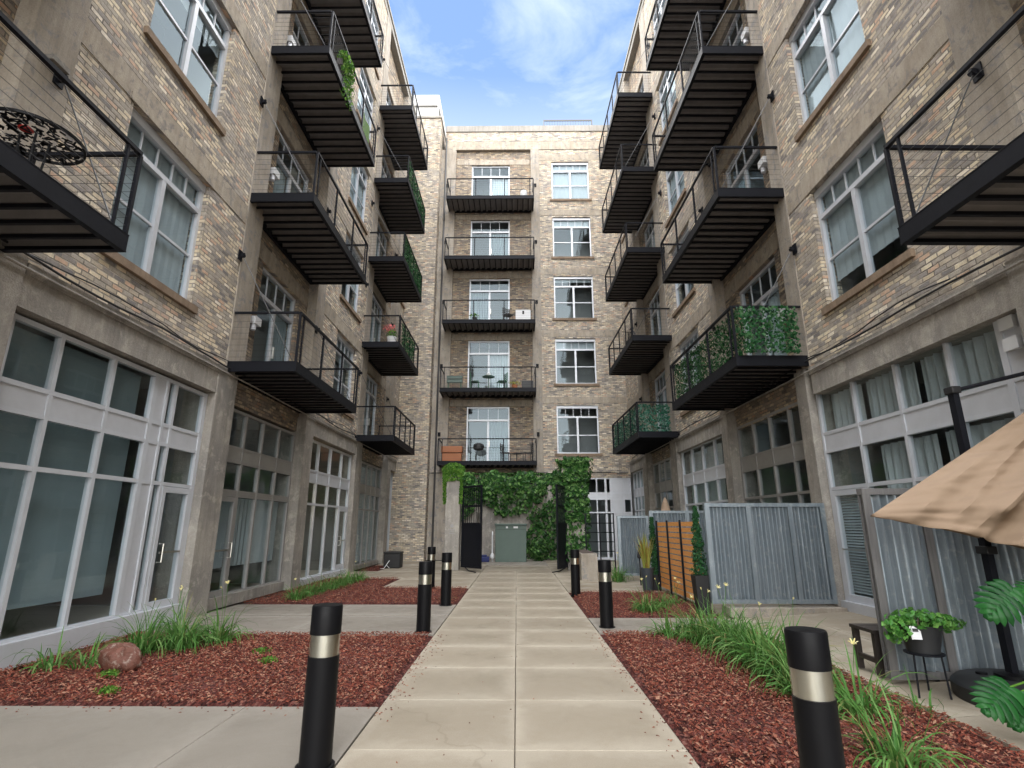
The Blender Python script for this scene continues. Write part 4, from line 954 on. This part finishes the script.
for _ in range(2600):
    x = rn.uniform(-2.1, 1.95); top = 3.58 + .12 * math.sin(x * 5) + .06 * math.sin(x * 13); low = 3.0 - .28 * abs(math.sin(x * 2.3 + 1)) - .1 * math.sin(x * 9)
    z = low + (top - low) * rn.random() ** .75; y = 21.42 - .16 * rn.random() - .1 * math.sin((z - low) / (top - low) * 3.1)
    if mnoise.noise(Vector((x * 2.4, z * 3.1, 8))) < -.16 and rn.random() < .85: continue
    pts.append(((x, y - .12 * mnoise.noise(Vector((x * 3, z * 4, 1))), z), (0, -1, .35)))
for _ in range(500): pts.append(((rn.uniform(-2.1, 1.95), rn.uniform(21.4, 21.75), 3.54 + .08 * rn.random()), (0, -.2, 1)))
ivy('ivy', 'ivy swag growing along the beam between the two gate pillars', pts, .15, 2, [[(-2.1, 21.4, 3.4), (0, 21.38, 3.45), (1.9, 21.4, 3.4)]])
pts = blob_pts(rn, 900, (-2.5, 21.5, 3.74), (.48, .42, .3), .7)
for _ in range(700):
    s = rn.choice((-1, 1)); z = 3.75 - 1.3 * rn.random() ** 1.2; pts.append(((-2.48 + s * (.29 + .12 * rn.random()) * (1 - .1 * (3.75 - z)), 21.25 - .05 * rn.random(), z), (s * .5, -1, .1)))
for _ in range(260): pts.append(((rn.uniform(-2.85, -2.1), 21.2 - .05 * rn.random(), 3.75 - .45 * rn.random()), (0, -1, .2)))
ivy('ivy', 'lighter green trailing creeper spilling over the top of the left gate pillar', pts, .085, 3, (), 'fern')
pts = []
for _ in range(4600):
    x = rn.uniform(-3.2, 3.1); z = 3.9 * rn.random()
    v = mnoise.noise(Vector((x * .9, 5, z * .9))) + .35 * mnoise.noise(Vector((x * 2.6, 1, z * 2.6)))
    lim = 1.5 if x < .3 else .05
    edge = (z - lim) / 1.6 - .25 if x < .3 else .35
    if z < lim or v + edge < .14: continue
    pts.append(((x, 27.42 - .16 * rn.random(), z), (0, -1, .3)))
ivy('ivy', 'patchy ivy climbing the concrete wall behind the green cabinet', pts, .17, 4, [[(.9, 27.4, 0), (.7, 27.4, 1.5), (1.2, 27.4, 3.2)], [(1.7, 27.4, 0), (1.5, 27.4, 2), (.2, 27.4, 3.4)]])
pts = blob_pts(rn, 900, (1.0, 25.9, .55), (.5, .4, .55), .5)
ivy('bush', 'low leafy bush on the right of the green cabinet', pts, .11, 5)['category'] = 'bush'
r = thing('utility_cabinet', 'dark green metal utility cabinet in front of the ivy wall', 'cabinet', (-.28, 25.6, .05))
b = MB(); b.box(-.7, .7, -.4, .4, 0, 1.58); b.build('cabinet_body', M['green_box'], r, bevel=.02)
b = MB(); b.box(-.73, .73, -.44, .42, 1.58, 1.66); b.build('lid', M['green_box'], r, bevel=.015)
b = MB(); b.box(-.66, .66, -.404, -.401, 1.40, 1.41); b.build('door_seam', M['rubber'], r)
for x, w_ in ((-.22, .09), (.12, .2)):
    b = MB(); b.box(x, x + w_, -.408, -.402, 1.46, 1.54); b.build('sticker', M['white'], r)
b = MB(); b.box(-1.75, -1.25, 25.2, 25.6, .05, .28); b.box(-1.7, -1.35, 25.25, 25.5, .28, .36); tag(b.build('tarp_bundle', M['blue'], bevel=.03), 'dark blue tarp bundle on the ground left of the green cabinet', 'tarp')
b = MB(); b.tube([(-1.12, 25.5, .05), (-1.12, 25.5, 1.2), (-1.12, 25.7, 1.35)], .035, 8); b.lathe([(.09, .2), (.11, .3), (.05, .42)], 12, (-1.12, 25.45)); tag(b.build('standpipe', M['white'], smooth=True), 'white standpipe beside the left edge of the green cabinet', 'pipe')
r = thing('storage_bin', 'low black storage bin against the far left brick corner', 'bin', (-4.95, 22.6, .0))
b = MB(); b.box(-.33, .33, -.3, .3, .0, .55); b.build('bin_body', M['rubber'], r, bevel=.04)
b = MB(); b.box(-.35, .35, -.32, .32, .55, .62); b.build('lid', M['rubber'], r, bevel=.03)
b = MB(); b.tube([(.0, -.5, .02), (-.15, -.45, .15), (-.05, -.36, .3), (-.2, -.6, .02), (-.5, -.7, .02)], .012, 6); o = b.build('garden_hose', M['white'], None, (-4.95, 22.5, 0), smooth=True); tag(o, 'white garden hose loop in front of the black storage bin', 'hose')
b = MB(); b.box(3.62, 3.98, 16.3, 16.8, 0, .85); tag(b.build('meter_box', M['panel'], bevel=.02), 'pale grey upright box beside the striped flax pot', 'box')
r = thing('lamp_stake', 'thin black garden stake lamp in front of the small corrugated gate', 'lamp', (3.50, 16.2, 0))
b = MB(); b.tube([(0, 0, 0), (0, 0, 1.1)], .02, 6); b.build('stake', M['black'], r); b = MB(); b.lathe([(.02, .72), (.07, .76), (.05, .9), (.01, .95)], 10); b.build('lantern', M['rubber'], r)
r = thing('potted_flax', 'striped yellow flax plant in a tall blue grey pot beside the far evergreen', 'potted plant', (3.62, 15.45 - .7, 0))
r.location = (3.36, 14.75, 0)
b = MB(); b.lathe([(.12, 0), (.17, .55), (.175, .58), (.15, .58), (.14, .52)], 20); b.build('pot', M['pot_blue'], r, smooth=True)
rn = random.Random(5); b = MB()
for _ in range(70): blade(b, rn.uniform(-.07, .07), rn.uniform(-.07, .07), .5, rn.random() * 6.28, rn.uniform(.6, 1.0), .035, rn.uniform(.05, .5), rn)
b.build('leaves', M['blade_y'], r)
r = thing('folded_parasol', 'folded tan parasol showing above the far corrugated fence', 'parasol', (4.45, 16.6, 0))
b = MB(); b.tube([(0, 0, 0), (0, 0, 2.05)], .022, 8); b.build('pole', M['wood_dark'], r)
b = MB(); b.lathe([(.03, 2.0), (.15, 2.03), (.12, 2.2), (.05, 2.38), (.01, 2.46)], 12); b.build('canopy', M['tan_cloth'], r, smooth=True)

# cantilever umbrella
r = thing('cantilever_umbrella', 'half folded tan cantilever umbrella on a black mast at the right edge', 'umbrella', (4.86, 5.88, 0))
def rel(p): return (p[0] - 4.86, p[1] - 5.88, p[2])
b = MB(); b.box(-.032, .032, -.042, .042, .2, 3.08); b.build('mast', M['black'], r)
b = MB(); b.box(-.05, .05, -.065, .065, 3.06, 3.14); b.build('mast_cap', M['rubber'], r, bevel=.01)
b = MB(); b.lathe([(.15, .2), (.15, .235), (.06, .25)], 24); b.build('mast_collar', M['bollard'], r, smooth=True)
b = MB(); b.tube([(0.02, 0, 3.1), (1.45, -.5, 3.42)], .022, 8); b.build('tension_arm', M['black'], r)
b = MB(); b.box(-.055, .055, -.075, .075, 1.36, 1.44); b.build('slider', M['rubber'], r, bevel=.01)
H = Vector((6.35, 5.3, 3.5)); ribs = [Vector((6.1, 5.95, 1.2)), Vector((3.42, 5.4, 1.73)), Vector((6.0, 5.0, 1.02)), Vector((7.4, 4.6, .9)), Vector((7.6, 5.7, 1.0)), Vector((6.9, 6.0, 1.1)), Vector((6.1, 5.95, 1.2))]
b = MB(); NR = len(ribs) - 1
def canopy(i, j):
    t_ = min(i * NR, NR - 1e-6); k_ = int(t_); f = t_ - k_; e = ribs[k_].lerp(ribs[k_ + 1], f)
    sag = math.sin(f * math.pi); e = e + (H - e) * .03 * sag + Vector((0, 0, -.04 * sag))
    p = H.lerp(e, j)
    # folds run from the hub, widest and deepest in the middle of the cloth
    n_ = (ribs[k_] - H).cross(ribs[k_ + 1] - H).normalized()
    if n_.y > 0 and k_ == 1: n_ = -n_
    am = 2.3 * j ** .8 * min(1, 4.5 * f, 4.5 * (1 - f)) * (1 - .45 * j * j) 
    fo = .13 * (1 - abs(math.sin(f * 14 + 2.2 * j + .6))) + .06 * (1 - abs(math.sin(f * 31 - 4 * j + 1))) + .05 * math.sin(f * 9 + 8 * j)
    dy = -.16 * sag * j if k_ == 1 else 0
    curl = -.05 * sag * max(0, (j - .9) / .1)
    return rel(p + n_ * am * fo * .9 + Vector((0, dy - curl, 0)))
b.grid(canopy, 420, 48); o = b.build('canopy', M['tan_cloth'], r, smooth=True)
mo = o.modifiers.new('thick', 'SOLIDIFY'); mo.thickness = .006
for q in ribs[2:-1]:
    b = MB(); b.tube([rel(H), rel(q.lerp(H, .02) + Vector((0, 0, -.02)))], .011, 6); b.build('rib', M['black'], r)
r = thing('umbrella_base', 'round black water filled base under the umbrella mast', 'base', (4.93, 5.68, .05))
b = MB(); b.lathe([(.66, -.07), (.68, .0), (.68, .10), (.64, .135), (.16, .15)], 40); b.build('weight_ring', M['pot'], r, smooth=True)
for a in (R(225), R(315), R(20), R(120)):
    b = MB(); x, y = math.cos(a) * .45, math.sin(a) * .45; b.lathe([(.05, .13), (.05, .158), (.035, .16)], 12, (x, y)); b.build('filler_cap', M['bollard'], r, smooth=True)
# dark bench
r = thing('bench', 'low dark wooden bench tucked behind the corrugated fence end', 'bench', (4.13, 6.82, .03))
b = MB(); 
for i in range(3): b.box(-.14 , .7, -.22 + i * .15, -.22 + i * .15 + .14, .44, .475)
b.build('seat', M['wood_dark'], r)
for x in (-.12, .64):
    for y in (-.21, .16):
        b = MB(); b.box(x, x + .06, y, y + .06, 0, .44); b.build('leg', M['wood_dark'], r)
b = MB(); b.box(-.11, -.07, -.15, .16, .12, .17); b.build('stretcher', M['wood_dark'], r)
# plant stand and pot
r = thing('plant_stand', 'small round black metal plant stand on three thin legs, at the patio edge', 'plant stand', (4.10, 5.98, .01))
b = MB(); b.lathe([(.17, .385), (.175, .39), (.175, .40), (.16, .402)], 28); b.build('tray', M['black'], r, smooth=True)
for a in (R(200), R(300), R(60)):
    b = MB(); b.tube([(.15 * math.cos(a), .15 * math.sin(a), .39), (.17 * math.cos(a), .17 * math.sin(a), 0)], .009, 6); b.build('leg', M['black'], r)
r = thing('potted_plant', 'leafy green trailing plant in a charcoal pot with a pale tag, on the stand', 'potted plant', (4.10, 5.98, .415))
b = MB(); b.lathe([(.14, 0), (.19, .24), (.20, .26), (.18, .26), (.17, .2)], 24); b.build('pot', M['pot'], r, smooth=True)
b = MB(); b.box(-.15, -.06, -.213, -.205, .10, .22); b.build('tag', M['white'], r, rot=(-.2, 0, -.25))
b = MB(); b.box(-.13, -.08, -.2165, -.2135, .17, .20); b.build('tag_print', M['rubber'], r, rot=(-.2, 0, -.25))
rn = random.Random(8); pts = blob_pts(rn, 420, (0, 0, .30), (.26, .24, .10), .3) + blob_pts(rn, 170, (-.27, -.05, .22), (.13, .12, .14), .3) + blob_pts(rn, 150, (.27, 0, .26), (.2, .12, .07), .3)
b = MB(); leafcloud(b, pts, .058, rn, .7); b.build('leaves', leaf_mat('jade_leaves', [(.03, .11, .02), (.07, .22, .04), (.16, .34, .08), (.05, .16, .03)], .3, .2), r)
b = MB()
for i in range(9):
    a = i * .7; b.tube([(0, 0, .2), (.12 * math.cos(a), .1 * math.sin(a), .33), (.27 * math.cos(a), .2 * math.sin(a), .27)], .005, 5)
b.build('stems', M['trunk'], r)
# monstera: split leaves on long stalks
def monstera_leaf(b, o, d, up, L):
    d = Vector(d).normalized(); up = Vector(up); s = d.cross(up).normalized(); up = s.cross(d).normalized(); o = Vector(o)
    def mid(t_): return o + d * L * t_ - up * L * .22 * t_ * t_
    N = 8
    k = len(b.v)
    for i in range(N + 1):
        t_ = i / N; c = mid(t_); ww = .018 * (1 - t_ * .7) + .10 * L * math.sin(min(1, t_ * 1.2) * math.pi * .75)
        b.v += [tuple(c - s * ww + up * ww * .12), tuple(c), tuple(c + s * ww + up * ww * .12)]
    for i in range(N):
        b.f += [(k + 3 * i, k + 3 * i + 1, k + 3 * i + 4, k + 3 * i + 3), (k + 3 * i + 1, k + 3 * i + 2, k + 3 * i + 5, k + 3 * i + 4)]; b.m += [0, 0]
    for sg in (-1, 1):
        for i in range(8):
            t_ = -.02 + i * .125; c = mid(max(t_, 0)); ln = L * (.50 * math.sin((t_ * .78 + .28) * math.pi) + .06); ang = R(100 - t_ * 72)
            dr = (d * math.cos(ang) + s * sg * math.sin(ang)).normalized(); ps = dr.cross(up).normalized(); k = len(b.v); w_ = L * .074
            for j in range(6):
                q = j / 5; cc = c + dr * ln * q - up * ln * .30 * q * q + up * .012 * math.sin(q * 3.1); ww = w_ * (.62 + .38 * math.sin(q * 2.6)) * (1 if j < 5 else .12)
                cc = cc + d * ln * .15 * q * q
                b.v += [tuple(cc - ps * ww), tuple(cc + up * .006), tuple(cc + ps * ww)]
            for j in range(5):
                b.f += [(k + 3 * j, k + 3 * j + 1, k + 3 * j + 4, k + 3 * j + 3), (k + 3 * j + 1, k + 3 * j + 2, k + 3 * j + 5, k + 3 * j + 4)]; b.m += [0, 0]
MON = [((4.2, 4.9, 1.12), (-.8, .0, -.68), (-.35, -.8, .45), .5), ((4.58, 4.9, 1.08), (-.95, .05, .12), (0, -.75, .65), .46), ((3.92, 4.8, .40), (-.78, -.2, -.42), (-.1, -.7, .7), .48), ((3.98, 4.8, .36), (-.35, -.2, -.75), (-.4, -.8, .4), .42), ((5.0, 4.9, 1.15), (.5, -.1, .1), (0, -.7, .7), .42), ((5.0, 4.5, .8), (.3, -.9, 0), (0, -.2, 1), .42), ((4.8, 5.3, .95), (.1, .8, .1), (0, 0, 1), .4)]
r = thing('monstera', 'split leaved monstera reaching in from the right edge beside the umbrella base', 'plant', (4.95, 4.85, .05))
b = MB(); b.lathe([(.14, 0), (.19, .26), (.2, .28), (.18, .28), (.17, .22)], 24); b.build('pot', M['pot'], r, smooth=True)
for o_, d_, u_, L_ in MON:
    o_ = (o_[0] - 4.95, o_[1] - 4.85, o_[2] - .05)
    b = MB(); monstera_leaf(b, o_, d_, u_, L_ * .66); lf = b.build('leaf', M['monstera'], r, smooth=True)
    b = MB(); b.tube([(0, 0, .25), (o_[0] * .4, o_[1] * .4, .3 + .6 * max(.2, o_[2])), o_], .008, 6); b.build('stalk', M['fern'], lf)

# ------------------------------------------------------------------ things on the balconies
def hedge(label, pts0, m_, size=.055, dens=300, seed=1, h0=.04, h1=1.02, name='leaf_screen'):
    """artificial leaf screen tied inside a railing, along a polyline of xy points; z0 given"""
    rn = random.Random(seed); r = thing(name, label, 'leaf screen', pts0[0]); b = MB(); g = MB(); pl = []
    o = Vector(pts0[0])
    for p, q in zip(pts0, pts0[1:]):
        p = Vector(p) - o; q = Vector(q) - o; L_ = (q - p).length; d = (q - p).normalized(); n_ = Vector((d.y, -d.x, 0))
        for _ in range(int(L_ * (h1 - h0) * dens)):
            c = p + d * L_ * rn.random() + Vector((0, 0, h0 + (h1 - h0) * rn.random())) + n_ * rn.uniform(-.04, .04); pl.append((c, n_ * rn.choice((-1, 1))))
        g.bar(p + Vector((0, 0, (h0 + h1) / 2)), q + Vector((0, 0, (h0 + h1) / 2)), .006, h1 - h0 - .03)
    leafcloud(b, pl, size, rn, .6); b.build('leaves', M[m_], r); return r
zR0 = 5.02
hedge('bright green leaf screen wrapping the lowest balcony on the near right', [(5.75, 10.42, zR0), (4.60, 10.42, zR0), (4.52, 14.85, zR0)], 'hedge', .07, 800, 1, .0, 1.0)
zR = 4.92
hedge('blue green leaf screen on the lowest far balcony of the right wing', [(5.6, 19.42, zR), (4.46, 19.42, zR), (4.38, 24.05, zR)], 'hedge_teal', .085, 600, 2, .0)
hedge('leaf screen on the fourth far balcony of the left wing', [(-4.60, 19.82, 15.83), (-4.60, 23.85, 15.83)], 'hedge', .085, 800, 3)
hedge('leaf screen on the third far balcony of the left wing', [(-4.60, 19.82, 12.18), (-4.60, 23.85, 12.18)], 'hedge', .085, 800, 4)
hedge('short leaf screen on the second far balcony of the left wing', [(-4.60, 20.4, 8.53), (-4.60, 22.9, 8.53)], 'hedge', .085, 500, 5)
def chair(x, y, z, rz, label, mt, group=None, cat='chair'):
    r = thing('patio_chair', label, cat, (x, y, z), rz, group)
    b = MB(); b.box(-.22, .22, -.22, .22, .42, .45); b.build('seat', M[mt], r)
    b = MB(); b.box(-.22, -.19, .2, .23, .45, .9); b.box(.19, .22, .2, .23, .45, .9)
    for i in range(4): b.box(-.19, .19, .205, .225, .52 + i * .1, .58 + i * .1)
    b.build('backrest', M[mt], r)
    for sx_ in (-.2, .17):
        for sy_ in (-.21, .18): b = MB(); b.box(sx_, sx_ + .03, sy_, sy_ + .03, 0, .42); b.build('leg', M[mt], r)
    return r
def table(x, y, z, label, mt, rad=.32, h=.72):
    r = thing('bistro_table', label, 'table', (x, y, z)); b = MB(); b.lathe([(rad, h - .02), (rad, h)], 24); b.build('tabletop', M[mt], r)
    b = MB(); b.tube([(0, 0, .02), (0, 0, h - .02)], .025, 8); b.build('pedestal', M[mt], r); b = MB(); b.lathe([(.22, 0), (.2, .02), (.03, .04)], 16); b.build('foot', M[mt], r); return r
# near left balcony
rn = random.Random(21); r = thing('lattice_table', 'round black lattice table on the nearest left balcony', 'table', (-5.05, 4.78, 4.88))
b = MB()
for q in range(36):
    a0, a1 = q * math.pi / 18, (q + 1) * math.pi / 18; b.bar((.42 * math.cos(a0), .42 * math.sin(a0), .70), (.42 * math.cos(a1), .42 * math.sin(a1), .70), .02, .03)
for q in range(230):
    a = rn.random() * 6.28; d = .40 * rn.random() ** .5; x, y = d * math.cos(a), d * math.sin(a); c_, e_ = rn.uniform(.02, .05), rn.random() * 3.14
    b.bar((x - c_ * math.cos(e_), y - c_ * math.sin(e_), .70), (x + c_ * math.cos(e_), y + c_ * math.sin(e_), .70), .017, .008)
b.build('tabletop', M['bollard'], r)
for a in (.7, 2.3, 3.9, 5.5): b = MB(); b.tube([(.12 * math.cos(a), .12 * math.sin(a), .69), (.1 * math.cos(a), .1 * math.sin(a), .35), (.3 * math.cos(a), .3 * math.sin(a), 0)], .012, 6); b.build('leg', M['bollard'], r)
b = MB(); b.lathe([(.05, .715), (.07, .73), (.03, .76)], 10, (-.02, -.1)); b.v = [(v[0], v[1], v[2]) for v in b.v]; o = b.build('dish', M['red'], None, (-5.05, 4.78, 4.88)); tag(o, 'small red dish on the round lattice table', 'dish')
chair(-5.45, 5.0, 4.88, R(60), 'black metal chair behind the round lattice table', 'bollard')
# trailing plant on a left balcony
rn = random.Random(31); zb = 4.93 + 3.88 * 2
r = thing('hanging_plant', 'bright lime trailing plant hanging over the third near balcony on the left', 'plant', (-4.62, 12.0, zb))
pts = blob_pts(rn, 420, (0, 0, 1.05), (.2, .5, .28), .2) + [((rn.uniform(-.03, .14), rn.uniform(-.35, .4), 1.0 - 1.1 * rn.random() ** 1.3), (1, -.3, 0)) for _ in range(420)]
b = MB(); leafcloud(b, pts, .085, rn, .8); b.build('leaves', M['fern'], r)
b = MB(); b.box(-.12, .02, -.4, .4, .75, .95); b.build('window_box', M['wood_dark'], r)
b = MB(); b.grid(lambda i, j: (-.0 + .02 * math.sin(i * 9), i * .8, .15 + j * .85), 12, 4); o = b.build('beach_towel', M['fern'], None, (-4.6, 13.5, zb)); tag(o, 'lime green towel hung on the railing beside the trailing plant', 'towel')
r = thing('flower_pot', 'pink flowering plant in a pale pot on the second far left balcony', 'potted plant', (-4.95, 20.2, 8.5))
b = MB(); b.lathe([(.13, 0), (.2, .36), (.17, .36)], 14); b.build('pot', M['white'], r); rn = random.Random(41)
b = MB(); leafcloud(b, blob_pts(rn, 120, (0, 0, .5), (.22, .22, .18), .2), .08, rn, .7); b.build('leaves', M['fern'], r)
b = MB(); leafcloud(b, blob_pts(rn, 120, (-.1, 0, .75), (.3, .2, .16), .2), .07, rn, .7); b.build('flower', mat('pink_petal', (.75, .2, .2), .5), r)
# bicycle on the right
r = thing('bicycle', 'black bicycle leaning on the railing of the second far right balcony', 'bicycle', (4.72, 21.2, 8.56))
for y in (-.52, .52):
    b = MB(); pts = [(0, y + .33 * math.cos(a * math.pi / 12), .34 + .33 * math.sin(a * math.pi / 12)) for a in range(25)]; b.tube(pts, .022, 6); wl_ = b.build('wheel', M['rubber'], r)
    b = MB()
    for a in range(8): b.bar((0, y, .34), (0, y + .32 * math.cos(a * .785), .34 + .32 * math.sin(a * .785)), .006, .006)
    b.build('spokes', M['cable'], wl_)
b = MB()
for p, q in (((0, -.52, .34), (0, -.15, .32)), ((0, -.15, .32), (0, -.3, .85)), ((0, -.3, .8), (0, .35, .82)), ((0, -.15, .32), (0, .37, .75)), ((0, -.52, .34), (0, -.28, .75)), ((0, .52, .34), (0, .33, .95))): b.tube([p, q], .018, 6)
b.build('bicycle_frame', M['bollard'], r)
b = MB(); b.box(-.06, .06, -.42, -.18, .87, .91); b.build('saddle', M['rubber'], r, bevel=.01)
b = MB(); b.tube([(-.26, .28, .98), (0, .36, .98), (.26, .28, .98)], .014, 6); b.build('handlebar', M['bollard'], r)
# back balconies
def bz(i): return 4.66 + 3.66 * i + .0
r = thing('white_pot', 'round white pot on the top balcony of the end block', 'pot', (.42, 26.5, bz(4))); b = MB(); b.lathe([(.12, 0), (.2, .2), (.18, .42), (.12, .46)], 16); b.build('pot', M['white'], r, smooth=True)
r = thing('cooler_box', 'white box with a dark handle on the middle balcony of the end block', 'box', (.35, 26.45, bz(2))); b = MB(); b.box(-.4, .4, -.2, .2, 0, .55); b.build('box_body', M['white'], r, bevel=.02); b = MB(); b.box(-.05, .05, -.215, -.202, .3, .48); b.build('handle', M['rubber'], r)
chair(-.45, 26.75, bz(2), R(30), 'thin wire chair beside the white box, middle balcony', 'cable')
rn = random.Random(51); r = thing('potted_plant', 'small green plant at the foot of the middle balcony door', 'potted plant', (-2.2, 26.5, bz(2))); b = MB(); b.lathe([(.1, 0), (.14, .2)], 12); b.build('pot', M['pot'], r); b = MB(); leafcloud(b, blob_pts(rn, 120, (0, 0, .3), (.3, .2, .15), .1), .07, rn, .8); b.build('leaves', M['fern'], r)
table(-1.45, 26.75, bz(1), 'green bistro table with a white globe, second balcony of the end block', 'green_paint')
b = MB(); b.lathe([(.02, 0), (.09, .05), (.11, .13), (.08, .2), (.02, .24)], 14); o = b.build('globe_lamp', M['white'], None, (-1.45, 26.75, bz(1) + .725), smooth=True); tag(o, 'white globe lamp standing on the green bistro table', 'lamp')
chair(-2.15, 26.7, bz(1), R(90), 'green slatted chair left of the green bistro table', 'green_paint', 'green balcony chairs'); chair(-.75, 26.7, bz(1), -R(70), 'green slatted chair right of the green bistro table', 'green_paint', 'green balcony chairs')
r = thing('wall_shelf', 'dark green box hung at the left end of the second end balcony railing', 'planter', (-3.2, 26.85, bz(1))); b = MB(); b.box(-.4, .4, -.1, .1, .42, .58); b.box(-.4, .4, -.1, .1, .62, .78); b.build('box_body', M['green_box'], r); b = MB(); b.box(-.35, -.31, -.05, .05, 0, .42); b.box(.31, .35, -.05, .05, 0, .42); b.build('leg', M['green_paint'], r)
b = MB(); b.box(-.3, .3, -.15, .15, 0, .4); o = b.build('dark_basket', M['pot'], None, (.55, 26.5, bz(1)), bevel=.02); tag(o, 'dark basket at the right end of the second end balcony', 'basket')
rn = random.Random(52); r = thing('potted_plant', 'brownish low plant between green chair and dark basket', 'potted plant', (-.1, 26.5, bz(1))); b = MB(); b.lathe([(.12, 0), (.16, .2)], 12); b.build('pot', M['terracotta'], r); b = MB(); leafcloud(b, blob_pts(rn, 110, (0, 0, .3), (.34, .2, .14), .1), .08, rn, .8); b.build('leaves', M['blade_y'], r)
r = thing('wooden_chest', 'orange brown wooden chest on the lowest balcony of the end block', 'chest', (-3.2, 26.6, bz(0))); b = MB(); b.box(-.48, .48, -.2, .2, .02, .40); b.build('lower_front', M['terracotta'], r, bevel=.01); b = MB(); b.box(-.52, .52, -.24, .22, .43, .74); b.build('upper_front', M['terracotta'], r, bevel=.01)
r = thing('barbecue', 'dark barbecue grill in front of the lowest end balcony door', 'barbecue', (-1.9, 26.7, bz(0))); b = MB(); b.lathe([(.05, .55), (.24, .62), (.28, .75), (.24, .88), (.06, .95)], 18); b.build('bowl', M['pot'], r, smooth=True)
for a in (0, 2.1, 4.2): b = MB(); b.tube([(.15 * math.cos(a), .15 * math.sin(a), .62), (.26 * math.cos(a), .26 * math.sin(a), 0)], .013, 6); b.build('leg', M['pot'], r)
chair(-.55, 26.7, bz(0), R(75), 'dark patio chair left of the low table, lowest end balcony', 'pot', 'dark balcony chairs'); chair(.55, 26.7, bz(0), -R(75), 'dark patio chair right of the low table, lowest end balcony', 'pot', 'dark balcony chairs')
table(.0, 26.65, bz(0), 'low dark table between the two dark chairs, lowest end balcony', 'pot', .28, .42)
